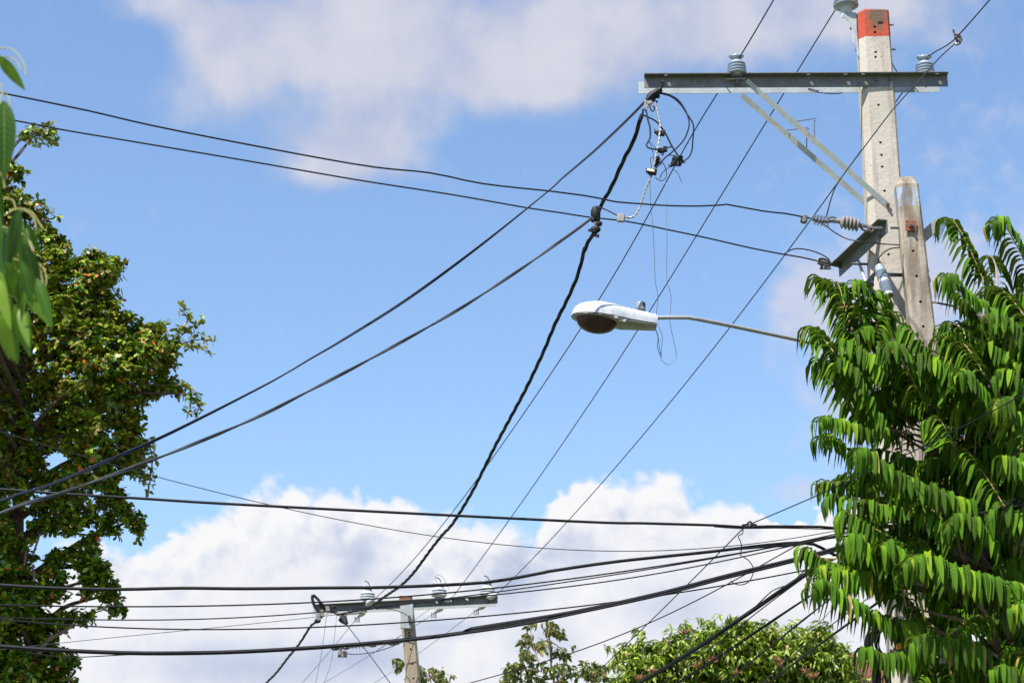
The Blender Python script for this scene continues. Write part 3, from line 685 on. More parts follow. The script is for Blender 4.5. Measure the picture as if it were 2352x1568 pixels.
# rim and lower door
mb = MB(); vs = []; fs = []
dz = np.interp(st, [0, .05, .3, .52, .6, .7, 1], np.array([6, 12, 14, 20, 30, 28, 16]) * sc_)
for s, d_, w_ in zip(st, dz, hw):
    for (yy, zz) in ((-w_ * 1.02, -.003), (-w_ * 1.03, -d_ * .5), (-w_ * .88, -d_), (w_ * .88, -d_), (w_ * 1.03, -d_ * .5), (w_ * 1.02, -.003)): vs.append(lp(min(max(s, .004), .996), yy, zz))
for i in range(len(st) - 1):
    for k in range(6): fs.append((i * 6 + k, i * 6 + (k + 1) % 6, (i + 1) * 6 + (k + 1) % 6, (i + 1) * 6 + k))
fs.append(tuple(range(6))); fs.append(tuple((len(st) - 1) * 6 + k for k in range(6))[::-1])
mb.add(vs, fs); rim = build(mb, 'lower_door', 'lamp_alu', lamp, angle=40)
gk = [lp(s_, -float(np.interp(s_, st, hw)) * 1.03, .001) for s_ in np.linspace(.02, .99, 24)]; gk2 = [lp(s_, float(np.interp(s_, st, hw)) * 1.03, .001) for s_ in np.linspace(.02, .99, 24)]
build(MB().tube(gk[::-1] + gk2, .0032, 5), 'gasket', 'black', lamp)
build(MB().box(lp(.60, -.115, -.02), lx, ly, lz, .05, .012, .022).box(lp(.52, -.145, -.012), lx, ly, lz, .03, .01, .016), 'latch', 'steel_lit', rim, smooth=False)
vs = []; fs = []; nb = 28; mr_ = 8
for i in range(mr_ + 1):
    ph = math.pi / 2 * i / mr_
    for k in range(nb):
        a = 2 * math.pi * k / nb; rr = math.cos(ph)
        vs.append(lp(.305 + math.cos(a) * .238 * rr, math.sin(a) * .132 * rr, -.010 - (math.sin(ph) ** .9) * 112 * sc_))
for i in range(mr_):
    for k in range(nb): fs.append((i * nb + k, i * nb + (k + 1) % nb, (i + 1) * nb + (k + 1) % nb, (i + 1) * nb + k))
build(MB().add(vs, fs), 'glass_bowl', 'lamp_glass', lamp)
cellb = lp(.80, 0, .112); pc = build(MB().lathe(cellb, (0.02, 0, 1), [(-.01, .026), (.008, .026), (.008, .036), (.018, .040), (.022, .037), (.068, .037), (.074, .033), (.075, .002)], 24), 'photocell', 'photocell', lamp)
build(MB().box(cellb + Vector((.022, -.027, .048)), (.8, .6, 0), (-.6, .8, 0), (0, 0, 1), .018, .012, .034), 'sensor_window', 'hole', pc, smooth=False, bevel=.003)
for s_ in (.66, .88, .97): build(MB().sphere(lp(s_, -.02, float(np.interp(s_, st, th_)) + .002), .007, 8), 'screw', 'lamp_white', hous)
pipe = [Ep(915, 380, YL + .0), Ep(1060, 377, YL + .02), Ep(1215, 378, YL + .05), Ep(1330, 398, YL + .09), Ep(1600, 452, YL + .22), Ep(2225, 584, YL + .55), lamp_anchor + Vector((0, .05, 0))]
build(MB().tube([pipe[0], pipe[1], pipe[2]] + spline([pipe[2], pipe[3], pipe[4]], n=1)[1:6] + [pipe[3], pipe[4], pipe[5], pipe[6]], .0165, 14), 'arm_pipe', 'pipe', lamp)
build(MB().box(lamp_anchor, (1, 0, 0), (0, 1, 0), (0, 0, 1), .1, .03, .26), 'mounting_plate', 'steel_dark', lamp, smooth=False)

# ================================================================== FAR POLE
YF = 28.6
def Kp(x, y, Y=YF): return at(*q1('K', x, y), Y)
ft = Kp(1128, 392); fb = Kp(1212, 1311); fd = (fb - ft).normalized(); gz = -1.6; fbase = ft + fd * ((ft.z - gz) / -fd.z)
fpole = thing('utility_pole', fbase, 'distant brownish utility pole with a steel crossarm, three insulators and a grey plate', 'utility pole')
M['far_pole'] = concrete('brown_stained_concrete', (0.32, 0.265, 0.19), (0.10, 0.08, 0.055), paint=(0, ft.z - gz - 0.10, (0.20, 0.09, 0.05)), stains=0.85)
Wf = 46 / 2.94 / 1.5918 * 3.1 * mpp(1400, YF)
shf = build(shaft(ft, fbase, Wf, Wf + .09, .22, .30, .04, .03, 0, rough_top=.01, seed=8), 'shaft', 'far_pole', fpole, angle=25)
cut = MB()
for x, y in ((1160, 760), (1165, 790), (1177, 935), (1193, 1093), (1208, 1250)): cut.lathe(Kp(x, y, YF - .2), (0, 1, 0), [(0, .016), (.2, .016)], 8)
punch(shf, cut)
yff = YF - .125
f0 = Kp(160, 478, yff + .42); f1 = Kp(2115, 368, yff - .30); f1.z = f0.z = (f0.z + f1.z) / 2
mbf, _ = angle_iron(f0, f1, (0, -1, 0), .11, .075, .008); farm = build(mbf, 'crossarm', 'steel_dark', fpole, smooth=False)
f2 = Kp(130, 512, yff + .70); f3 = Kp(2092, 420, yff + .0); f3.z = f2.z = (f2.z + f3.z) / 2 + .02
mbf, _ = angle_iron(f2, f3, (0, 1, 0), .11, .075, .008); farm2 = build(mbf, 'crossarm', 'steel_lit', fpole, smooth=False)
cut = MB()
for x, y in ((530, 500), (775, 487), (850, 480), (1463, 450), (1610, 440), (1788, 435)): p = Kp(x, y, yff); cut.box(p, (.8, 0, -.6), (0, 1, 0), (.6, 0, .8), .05, 1.2, .018)
punch(farm, cut)
build(MB().box(Kp(1138, 592, YF - .17), (1, 0, 0), (0, 1, 0), (0, 0, 1), .185, .02, .36), 'steel_plate', 'steel_lit', fpole, smooth=False, bevel=.01)
build(MB().box(Kp(1165, 620, YF - .21), (1, 0, 0), (0, 1, 0), (0, 0, 1), .03, .05, .10).box(Kp(1190, 645, YF - .21), (1, 0, 0), (0, 1, 0), (0, 0, 1), .05, .04, .05), 'clamp', 'hardware', fpole, smooth=False)
fheads = []
fy = lambda x: yff + .42 + (x - 160) / 1955 * (-.72)
for x, y in ((718, 430), (1487, 393), (2005, 375)):
    o, hd = pin_insulator(Kp(x, y, fy(x) - .03), (0, 0, 1), .28, farm, 'porcelain_white', sheds=3); fheads.append(hd)
    build(MB().tube(spline([hd + Vector((-.05, 0, .09)), hd + Vector((-.0, 0, .07)), hd + Vector((.05, -.02, -.05)), hd + Vector((.08, -.02, -.16))], step=.02), .008, 5), 'tie_wire', 'thin', o)
# strain insulators either side of the arm at each primary
def strain(a, b, parent, material='porcelain_white', r=.046, name='strain_insulator'):
    a, b = Vector(a), Vector(b); L = (b - a).length
    return build(MB().lathe(a, b - a, [(0, .012), (L * .15, .014), (L * .16, r * .55), (L * .3, r * .9), (L * .42, r), (L * .52, r * .9), (L * .6, r * .8), (L * .8, r * .55), (L * .82, .016), (L, .014)], 16), name, material, parent, angle=50)
for (a, b, ya, yb_) in (((790, 400), (700, 475), YF - .55, YF - .15), ((1640, 375), (1545, 430), YF - .75, YF - .25), ((2110, 355), (2000, 400), YF - .95, YF - .4)):
    strain(Kp(*b, yb_), Kp(*a, ya), farm)
for (a, b, ya, yb_) in (((700, 525), (605, 605), YF + .35, YF + .75), ((1545, 475), (1430, 560), YF + .25, YF + .65), ((2000, 455), (1885, 528), YF + .15, YF + .55)):
    o = strain(Kp(*a, ya), Kp(*b, yb_), farm2)
    m_ = MB(); e = Kp(*b, yb_)
    for dx in (-.03, .0, .03): m_.box(e + Vector((dx, 0, -.03)), (1, 0, 0), (0, 1, 0), (0, 0, 1), .014, .03, .08)
    build(m_, 'end_clamp', 'hardware', o)
# loops and clamps at the left end of the far arm
mb = MB()
mb.tube(spline([Kp(*p, YF - .2) for p in ((130, 365), (122, 400), (150, 490), (190, 530), (235, 520))], step=.03), .022, 6)
mb.tube(spline([Kp(*p, YF - .22) for p in ((135, 360), (180, 410), (240, 470), (300, 500), (350, 545), (420, 575), (500, 570))], step=.03), .017, 6)
mb.tube(spline([Kp(*p, YF - .18) for p in ((140, 370), (200, 430), (215, 500), (250, 530))], step=.03), .02, 6)
for c, r in (((262, 492), .05), ((205, 590), .055), ((180, 640), .05), ((350, 495), .035), ((330, 540), .035)): mb.sphere(Kp(*c, YF - .2), r, 8, (1, .7, .8))
build(mb, 'cable_loop', 'black', fpole)
mb = MB(); mb.tube(spline([Kp(*p, YF - .25) for p in ((380, 570), (450, 575), (500, 560), (470, 590), (420, 585), (520, 560), (580, 560), (640, 545), (700, 520))], step=.03), .02, 6)
for c in ((290, 520), (230, 560), (190, 600)): mb.box(Kp(*c, YF - .28), (1, 0, .3), (0, 1, 0), (-.3, 0, 1), .05, .04, .09)
build(mb, 'metal_clamp', 'polymer', fpole)
# low dead-end hardware running left from the far pole
mb = MB().tube([Kp(*p, YF + .1) for p in ((340, 940), (480, 935), (620, 915), (760, 905), (940, 885), (1095, 872))], .012, 6)
for x, y in ((370, 940), (480, 932), (770, 905), (975, 885), (1020, 880)): mb.sphere(Kp(x, y, YF + .1), .05, 8, (1.3, .6, .6))
for x in (560, 595, 630, 665): mb.tube([Kp(x, 915, YF + .1), Kp(x + 2, 945, YF + .1)], .006, 5)
build(mb, 'dead_end_clamp', 'hardware', fpole)
build(MB().tube(spline([Kp(*p, YF + .05) for p in ((430, 935), (425, 970), (415, 1000), (430, 1015), (450, 1005))], step=.03), .016, 6).box(Kp(447, 1000, YF + .05), (1, 0, 0), (0, 1, 0), (0, 0, 1), .13, .09, .08), 'wedge_clamp', 'polymer', fpole)

# ================================================================== HOUSE behind the mango tree
hb = at(1950, 1600, 40); hc = Vector((hb.x, 40, ground_h(0, 40)))
house = thing('house', hc, 'house with a dark red tiled roof mostly hidden behind the mango tree', 'house')
rz = at(1930, 1500, 40).z; ez = rz - 2.1; x0 = at(1820, 1500, 40).x; x1 = at(1990, 1520, 40).x
def V3(x, y, z): return Vector((x, y, z))
ev = [V3(x0 - 2.4, 36.8, ez), V3(x1 + 3.6, 36.8, ez), V3(x1 + 3.6, 43.2, ez), V3(x0 - 2.4, 43.2, ez)]; rg = [V3(x0, 40, rz), V3(x1 - .5, 40, rz)]
th = V3(0, 0, -.12)
vs = ev + rg + [p + th for p in ev] + [p + th for p in rg]
fs = [(0, 1, 5, 4), (2, 3, 4, 5), (1, 2, 5), (3, 0, 4), (7, 6, 10, 11), (9, 8, 11, 10), (8, 7, 11), (6, 9, 10), (0, 6, 7, 1), (1, 7, 8, 2), (2, 8, 9, 3), (3, 9, 6, 0)]
roof = build(MB().add(vs, fs), 'roof', 'roof', house, smooth=False)
build(MB().tube([rg[0], rg[1]], .09, 8).tube([rg[1], ev[1]], .08, 8).tube([rg[0], ev[0]], .08, 8), 'ridge_tiles', 'roof', roof)
wc = V3((x0 + x1) / 2 + .6, 40, (ez + hc.z) / 2 - .1)
build(MB().box(wc, (1, 0, 0), (0, 1, 0), (0, 0, 1), x1 - x0 + 4.8, 5.4, ez - hc.z - .1), 'wall', 'wall', house, smooth=False)
for k in range(3):
    c = V3(x0 + .2 + k * 2.0, 37.29, ez - 1.3); wn = build(MB().box(c, (1, 0, 0), (0, 1, 0), (0, 0, 1), 1.1, .08, 1.2), 'window', 'frame', house, smooth=False)
    build(MB().box(c + V3(0, -.045, 0), (1, 0, 0), (0, 1, 0), (0, 0, 1), .95, .02, 1.05), 'pane', 'glass', wn, smooth=False)

# ================================================================== WIRES
G_PRIM = 'bare power lines strung between the two crossarms'
# three primaries: far pole -> main pole, and on past the camera
P1 = [(1694, 150)] + q('D', (1390, 100), (1210, 390), (930, 900), (745, 1280)) + q('E', (1780, 0), (1350, 800), (860, 1568)) + q('C', (2352, 390), (2205, 650), (2125, 790), (1980, 1000), (1780, 1300), (1665, 1440)) + q('six', (1575, 0), (1450, 120), (1300, 335), (1100, 510), (1010, 612))
wire('power_line', 'bare power line from the long crossarm to the left insulator of the far crossarm', P1, yL, YF - .5, 3.0, 'bare', G_PRIM, fit=5)
P2 = [(1943, -16)] + q('D', (2205, 365), (1985, 750), (1480, 1568)) + q('E', (2352, 550), (2200, 800), (1950, 1220), (1745, 1568)) + q('eight', (1095, 0), (875, 325), (790, 460), (490, 940)) + q('C', (2352, 850), (2100, 1240), (1875, 1568)) + q('six', (2055, 0), (1930, 180), (1690, 485), (1615, 600))
wire('power_line', 'bare power line from the pole top to the middle insulator of the far crossarm', P2, YP - .02, YF - .6, 3.0, 'bare', G_PRIM, fit=5)
P3 = [(2129, 134)] + q('G', (1200, 1280), (1045, 1490)) + q('one', (1445, 840), (1325, 1000), (1160, 1240), (1010, 1430), (905, 1560)) + q('eight', (1920, 0), (1600, 430), (1190, 940)) + q('C', (2352, 1380), (2180, 1568)) + q('seven', (675, 12), (515, 185), (325, 370), (210, 492))
wire('power_line', 'bare power line passing behind the tall pole to the right end of the far crossarm', P3, yR, YF - .9, 3.0, 'bare', G_PRIM, fit=5)
wire('power_line', 'steep power line climbing out of frame from the middle insulator', [(1694, 140), (1735, 72), (1777, 0), (1830, -90)], yL, 14.2, 3.2, 'bare', G_PRIM, n=6)
wire('power_line', 'power line reaching the right insulator from the top right corner through a tied clamp', [(2129, 128)] + q('G', (1570, 795), (1650, 740), (1800, 660), (1950, 545), (1985, 500), (2120, 350), (2352, 85)) + [(2275, -2), (2330, -62)], yR, 14.6, 3.2, 'bare', G_PRIM)
# jumper from the tied clamp past the front of the pole to the side-wire clamp
J = q('G', (1975, 590), (1800, 740), (1630, 910), (1340, 1240), (1040, 1568)) + q('one', (1445, 840), (1325, 1000), (1285, 1080), (1262, 1160), (1250, 1208))
Yj = [15.75, 15.7, 15.62, 15.55, 15.5, 15.42, 15.38, 15.38, 15.4, 15.42]
wire('jumper_wire', 'jumper wire crossing in front of the tall pole down to the ribbed side insulator', [(x, y, Y) for (x, y), Y in zip(J, Yj)], 0, 0, 3.0, 'bare')
tc0 = at(*q1('G', 1975, 560), 15.72)
mb = MB().tube(spline([tc0 + Vector(v) for v in ((-.03, 0, .05), (.0, -.02, .03), (.02, -.015, 0), (.012, 0, -.04), (-.02, .01, -.05), (-.01, .02, 0), (-.04, 0, .09))], step=.01), .009, 6).box(tc0, (.7, 0, .7), (0, 1, 0), (-.7, 0, .7), .03, .03, .07)
tag(build(mb, 'line_clamp', 'hardware', loc=tc0), 'small tied wire clamp on the line at the top right of the picture', 'clamp')
wire('jumper_wire', 'dark loop of wire dropping behind the top of the tall pole to the crossarm', [(x, y, YP + .3) for x, y in q('G', (960, 680), (1000, 830), (1040, 940), (1095, 1040), (1080, 1150), (1030, 1270))], 0, 0, 2.8, 'navy', step=.02)
wire('loose_wire', 'loose wire end drooping under the crossarm left of the pole', [(x, y, yb - .02) for x, y in q('one', (1210, 508), (1150, 494), (1165, 505), (1230, 518), (1290, 523), (1340, 518))], 0, 0, 2.6, 'black', step=.02)

# side wires to the left, ending on the side iron
W1 = [(-160, 182), (0, 213), (200, 254), (400, 299)] + q('C', (1040, 0), (1400, 42), (1650, 93), (1965, 128)) + q('E', (0, 603), (320, 645), (600, 695), (800, 738), (1150, 765), (1550, 792), (2000, 797), (2352, 778)) + q('one', (700, 1138), (900, 1175), (1020, 1188), (1110, 1205), (1160, 1215))
wire('side_wire', 'upper of two long wires crossing the upper left sky to the ribbed insulator', W1, 12.8, 15.42, 3.9, 'bare', 'two side wires running left from the tall pole', n=8)
W2 = [(-160, 245), (34, 277)] + q('four', (300, 490), (600, 540), (1176, 637)) + q('C', (1050, 75), (1500, 145), (1860, 208)) + q('E', (0, 893), (430, 960), (850, 1003), (1200, 1065), (1540, 1137), (1950, 1222), (2352, 1312)) + q('one', (830, 1380), (1012, 1415)) + q('F', (300, 940), (560, 998))
wire('side_wire', 'lower of two long wires crossing the upper left sky to the side iron', W2, 14.0, 16.45, 3.9, 'bare', 'two side wires running left from the tall pole', n=8)
wire('jumper_wire', 'arched tail of the lower side wire bending back over its end clamp', [(x, y, 16.38) for x, y in q('F', (60, 905), (120, 860), (200, 825), (290, 820), (400, 835), (520, 868), (620, 912), (690, 955), (722, 1010))], 0, 0, 3.4, 'bare', step=.02)
wire('jumper_wire', 'thin wire sagging from the ribbed insulator clamp to the edge of the short pole', [(*a, Y) for a, Y in zip(q('F', (590, 455), (660, 490), (780, 580), (950, 672), (1150, 717), (1400, 745), (1725, 768)), (15.4, 15.4, 15.4, 15.4, 15.3, 15.35, 15.52))], 0, 0, 3.0, 'bare', step=.03)
wire('jumper_wire', 'curved wire from the striped insulator top round to the short pole', [(*a, Y) for a, Y in zip(q('F', (1405, 1060), (1420, 960), (1500, 870), (1600, 818), (1728, 802)), (15.5, 15.48, 15.48, 15.5, 15.54))], 0, 0, 2.8, 'bare', step=.02)
# strain insulator with four sheds and its clamps (thing on its own: it hangs between wire and iron)
YA = 15.42
a0 = Fp(1335, 520, YA); a1 = Fp(800, 415, YA); ax = a1 - a0; L = ax.length
P = [(0, .012), (L * .05, .022), (L * .12, .022), (L * .13, .03), (L * .40, .026)]
P = [(0, .010), (L * .24, .012), (L * .25, .020), (L * .36, .020)]
for k in range(5):
    z = L * (.37 + .098 * k); P += [(z, .036), (z + L * .008, .058 - .002 * abs(k - 2)), (z + L * .038, .062 - .002 * abs(k - 2)), (z + L * .085, .038)]
P += [(L * .87, .022), (L, .018)]
si = thing('strain_insulator', a0, 'grey brown ribbed insulator holding the upper side wire to the side iron', 'insulator')
build(MB().lathe(a0, ax, P, 24), 'ribbed_body', 'polymer', si, angle=45)
mb = MB(); u = ax.normalized()
def ring_loop(mb, c, a, b, dirx, diry, r):
    pts = [c + dirx * math.cos(t * math.pi / 8) * a + diry * math.sin(t * math.pi / 8) * b for t in range(17)]; return mb.tube(pts, r, 6, cap=False)
ring_loop(mb, Fp(1255, 530, YA), .052, .028, u, Vector((0, 0, 1)), .008); ring_loop(mb, Fp(1240, 530, YA - .015), .03, .02, u, Vector((0, 0, 1)), .007)
mb.bar(Fp(1340, 520, YA), Fp(1470, 520, YA), (0, 0, 1), .02, .016)
build(mb, 'shackle', 'hardware', si)
mb = MB(); ring_loop(mb, Fp(775, 405, YA), .04, .022, u, Vector((0, 0, 1)), .009)
mb.tube([Fp(700, 420, YA), Fp(790, 412, YA)], .014, 8).tube([Fp(470, 400, YA), Fp(560, 440, YA), Fp(740, 430, YA)], .012, 6)
for k in range(5): mb.box(Fp(500 + 48 * k, 372 + 10 * k, YA - .01), u, (0, 1, 0), u.cross(Vector((0, 1, 0))), .018, .045, .04).lathe(Fp(500 + 48 * k, 400 + 10 * k, YA - .02), (0, 0, 1), [(-.045, .007), (.04, .007)], 6)
build(mb, 'dead_end_clamp', 'hardware', si)
mb = MB().box(Fp(352, 398, YA), u, (0, 1, 0), u.cross(Vector((0, 1, 0))), .055, .05, .055).box(Fp(352, 398, YA - .01), u, (0, 1, 0), u.cross(Vector((0, 1, 0))), .03, .055, .065)
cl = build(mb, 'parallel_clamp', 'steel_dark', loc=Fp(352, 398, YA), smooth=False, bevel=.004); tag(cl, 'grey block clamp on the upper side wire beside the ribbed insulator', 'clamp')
p = at(*q1('E', 865, 970), 15.62)
mb = MB().box(p, (1, 0, -.05), (0, 1, 0), (.05, 0, 1), .052, .045, .066).box(p + Vector((-.028, 0, 0)), (1, 0, 0), (0, 1, 0), (0, 0, 1), .01, .03, .07).box(p + Vector((.028, 0, 0)), (1, 0, 0), (0, 1, 0), (0, 0, 1), .008, .03, .062)
tag(build(mb, 'parallel_clamp', 'white_wire', loc=p, smooth=False, bevel=.005), 'pale grey block clamp joining the bare jumper to the lower side wire', 'clamp')
# end clamp of the lower side wire
mb = MB(); e0 = Fp(560, 1000, 16.42); e1 = Fp(880, 1070, 16.46); u = (e1 - e0).normalized(); v = Vector((0, 0, 1))
dc = thing('dead_end_clamp', e1, 'dark bolted clamp ending the lower side wire at the tip of the side iron', 'clamp')
mb.tube([Fp(550, 1000, 16.42), Fp(640, 1020, 16.42), Fp(735, 1040, 16.42)], [.028, .034, .024], 8)
for x in (600, 660, 705): mb.lathe(Fp(x, 1005, 16.42), (0, 0, -1), [(-.02, .012), (.055, .012), (.056, .018), (.07, .018)], 6)
ring_loop(mb, Fp(640, 1010, 16.40), .06, .03, u, v, .008)
build(mb, 'clamp_body', 'hardware', dc)
build(MB().tube([Fp(720, 1040, 16.42), Fp(870, 1068, 16.46)], .016, 8).tube(spline([Fp(850, 1050, 16.44), Fp(890, 1040, 16.45), Fp(935, 1035, 16.46)], step=.02), .01, 6).tube(spline([Fp(830, 1065, 16.44), Fp(870, 1090, 16.45), Fp(950, 1075, 16.46)], step=.02), .01, 6), 'eye_rod', 'hardware', dc)

# insulated service cables leaving the arm's left end
W3 = q('D', (225, 480), (0, 712)) + q('E', (490, 0), (0, 418)) + q('C', (1965, 130), (1640, 390), (1300, 640), (1000, 830), (820, 935), (650, 1035), (300, 1215), (50, 1335)) + q('I', (700, 0), (400, 127), (200, 190), (0, 256)) + [(-160, 1215)]
wire('service_cable', 'upper of two long cables sweeping from the crossarm end to the lower left', W3, 15.8, 12.6, 3.2, 'navy', 'insulated cables sweeping to the lower left', strands=2, pitch=6.0, gap=1.0)
W4 = q('E', (450, 965), (0, 1298)) + q('C', (2170, 262), (1880, 470), (1560, 680), (1280, 840), (1060, 960), (800, 1095), (560, 1215), (200, 1365), (0, 1440)) + q('I', (950, 20), (700, 110), (400, 215), (200, 270), (0, 345)) + [(-160, 1242)]
wire('service_cable', 'lower, greyer and wavier long cable sweeping from the taped joint to the lower left', W4, 15.5, 12.2, 4.2, 'grey_cable', 'insulated cables sweeping to the lower left', strands=2, pitch=1.3, gap=.75)
W5 = q('D', (185, 660), (125, 850), (60, 1050)) + q('E', (945, 50), (850, 250), (720, 540), (590, 760), (545, 900), (510, 1130), (410, 1280), (340, 1440)) + q('C', (2140, 400), (2110, 520), (2060, 640), (2000, 760), (1950, 880), (1890, 1010), (1845, 1100), (1780, 1220), (1710, 1350), (1660, 1450), (1600, 1568)) + q('six', (1620, 20), (1530, 120), (1440, 235), (1310, 410), (1210, 510), (1080, 600), (960, 680), (800, 720))
wire('bundled_cable', 'thick black twisted cable hanging from the crossarm end down to the far crossarm', W5, 15.75, YF - .35, 5.6, 'black', strands=3, pitch=.62, gap=.95, n=7)
W6 = q('six', (590, 730), (570, 785), (510, 822), (440, 930), (390, 1000), (330, 1070), (270, 1150), (220, 1210), (160, 1270)) + [(585, 1600), (560, 1640)]
wire('bundled_cable', 'black twisted cable continuing from the far crossarm to the bottom edge', W6, YF, 33.5, 5.6, 'black', strands=3, pitch=.7, gap=.95, n=6, step=.15)
# black joints on the thick cable, and the connectors of the tangle
def joint(label, pts, material='black', name='cable_joint'):
    o = thing(name, pts[0][0], label, 'cable joint'); mb = MB()
    for c, r, scl in pts: mb.sphere(c, r, 10, scl)
    build(mb, 'taped_body', material, o); return o
jY = 15.45
e = lambda x, y: at(*q1('E', x, y), jY)
jo = joint('black taped joint with small clamps where the grey cable branches off the thick one', [(e(500, 900), .045, (.95, .8, 1.5)), (e(530, 930), .035, (.7, .8, 2.2)), (e(470, 990), .028, (1, .7, 1)), (e(545, 1050), .026, (1.2, .8, 1)), (e(500, 1130), .034, (1.3, .8, 1)), (e(490, 1160), .03, (1, .8, .9))])
mb = MB().tube(spline([e(470, 990), e(500, 1050), e(525, 1060), e(520, 1100)], step=.01), .011, 6).tube([e(490, 975), e(500, 1000)], .014, 6)
build(mb, 'metal_strap', 'white_wire', jo)
mb = MB()
for x, y in ((560, 1060), (550, 1135), (530, 1225), (445, 1150), (575, 1050)): mb.lathe(e(x, y), (1, 0, -.2), [(-.03, .012), (0, .012), (.001, .017), (.012, .017)], 6)
mb.tube([e(505, 1180), e(510, 1225), e(545, 1232)], .006, 5)
build(mb, 'bolt', 'black', jo)
d = lambda x, y, Y=15.7: at(*q1('D', x, y), Y)
an = thing('anchor_clamp', d(420, 310), 'black anchor clamp with bare metal hooks hanging the cables from the crossarm end', 'clamp')
mb = MB().tube([d(455, 300), d(400, 340), d(330, 390), d(255, 460)], [.026, .034, .04, .02], 8).sphere(d(310, 400), .03, 8, (1.3, .8, 1)).sphere(d(410, 400), .022, 8).sphere(d(340, 430), .03, 8, (1, .8, 1.3))
mb.sphere(d(400, 330), .022, 8, (1.6, .8, 1)).sphere(d(350, 345), .018, 8, (1.6, .8, 1)).tube([d(480, 235), d(460, 260), d(430, 320)], .012, 6).sphere(d(395, 480), .012, 6)
build(mb, 'clamp_body', 'black', an)
mb = MB().tube(spline([d(290, 450), d(240, 470), d(230, 540), d(260, 600)], step=.01), .009, 6).tube(spline([d(350, 460), d(320, 500), d(270, 520), d(240, 580)], step=.01), .010, 6).tube(spline([d(300, 460), d(310, 520), d(280, 550), d(250, 530)], step=.01), .008, 6).box(d(290, 490), (1, 0, .3), (0, 1, 0), (-.3, 0, 1), .04, .03, .03)
build(mb, 'hook', 'white_wire', an)
build(MB().tube(spline([d(480, 205, yL), d(470, 190, yL - .03), d(490, 185, yL - .05), d(500, 205, yL - .04)], step=.01), .008, 6).tube([d(480, 205, yL - .01), d(478, 255, yL - .01), d(440, 320)], .012, 6), 'eye_bolt', 'hardware', an)
GL = 'cable loops of the tangle under the crossarm end'
def dw(label, pts, wpx, material='navy', Y=15.7, dY=0.0, k='D', g=GL, name='cable_loop'):
    pp = q(k, *pts); n = len(pp)
    return wire(name, label, [(x, y, Y + dY * i / (n - 1)) for i, (x, y) in enumerate(pp)], 0, 0, wpx, material, g, step=.02, n=7)
dw('big cable loop of the tangle swinging out right and back down to the lowest connector', [(430, 350), (560, 372), (700, 452), (800, 590), (850, 720), (860, 820), (820, 960), (760, 1060), (640, 1180), (500, 1300), (380, 1440)], 3.6, dY=-.1)
dw('outermost cable loop of the tangle, ending at the double connector', [(400, 350), (600, 405), (740, 520), (820, 640), (900, 760), (925, 850), (912, 1050), (900, 1180), (850, 1280), (765, 1345)], 3.6, dY=.1)
dw('cable loop hanging on the left of the tangle beside the thick cable', [(200, 600), (215, 590), (245, 620), (270, 740), (300, 850), (300, 1000), (248, 1100), (300, 1150), (430, 1165)], 4.2, dY=-.06)
dw('cable running diagonally through the tangle from the thick cable end to the double connector', [(160, 740), (170, 670), (250, 690), (380, 755), (440, 820), (520, 930), (600, 1090), (680, 1220), (730, 1300)], 4.0, dY=.05)
dw('small tight cable loop under the anchor clamp', [(300, 550), (315, 600), (350, 615), (365, 570), (340, 540)], 3.4)
dw('short stub of cable sticking out beside the middle connector', [(530, 1145), (570, 1130), (620, 1125)], 3.6)
dw('short thick cable tail in the middle of the tangle', [(200, 590), (195, 650), (190, 700)], 5.0, 'black')
dw('thin wire loop at the bottom of the tangle', [(430, 1240), (430, 1280), (500, 1380), (535, 1480), (530, 1560), (480, 1610), (420, 1600), (375, 1560)], 1.9, 'black')
dw('thin wire curling from the double connector round to the hanging loop', [(700, 1380), (600, 1410), (540, 1440), (470, 1510), (440, 1580)], 2.0, 'black')
dw('short loose tail of wire under the double connector', [(620, 1450), (680, 1480), (715, 1530), (735, 1590), (760, 1640)], 1.3, 'black')
dw('thin arched wire above the double connector', [(570, 1250), (600, 1245), (660, 1255), (700, 1290)], 2.4, 'black')
dw('thin wires fanning left of the middle connector', [(285, 1050), (320, 1130), (350, 1250), (355, 1400)], 1.4, 'black')
dw('thin hooked wire at the left edge of the tangle', [(340, 1285), (305, 1285), (310, 1350), (325, 1430)], 1.4, 'black')
dw('thin slanting wire between the two left connectors', [(290, 1050), (330, 1090), (375, 1145)], 1.2, 'black')
WJ = q('D', (370, 500), (395, 600), (425, 720), (442, 840), (430, 980), (412, 1120), (385, 1240), (370, 1330), (345, 1420)) + q('E', (1290, 340), (1270, 430), (1215, 560), (1175, 680), (1140, 790), (1100, 875), (1060, 930), (1000, 962), (900, 955))
wire('jumper_wire', 'pale bare stranded jumper hanging down through the tangle and curving left to the block clamp', [(x, y, 15.66 - .04 * i / 17) for i, (x, y) in enumerate(WJ)], 0, 0, 2.9, 'white_wire', strands=3, pitch=.12, gap=.8, step=.015)
wire('jumper_wire', 'stiff grey wire end sticking up left of the pale block clamp', [(x, y, 15.62) for x, y in q('E', (830, 935), (780, 915), (650, 850), (520, 800))], 0, 0, 3.4, 'grey_cable', step=.02)
GC = 'black piercing connectors in the tangle'
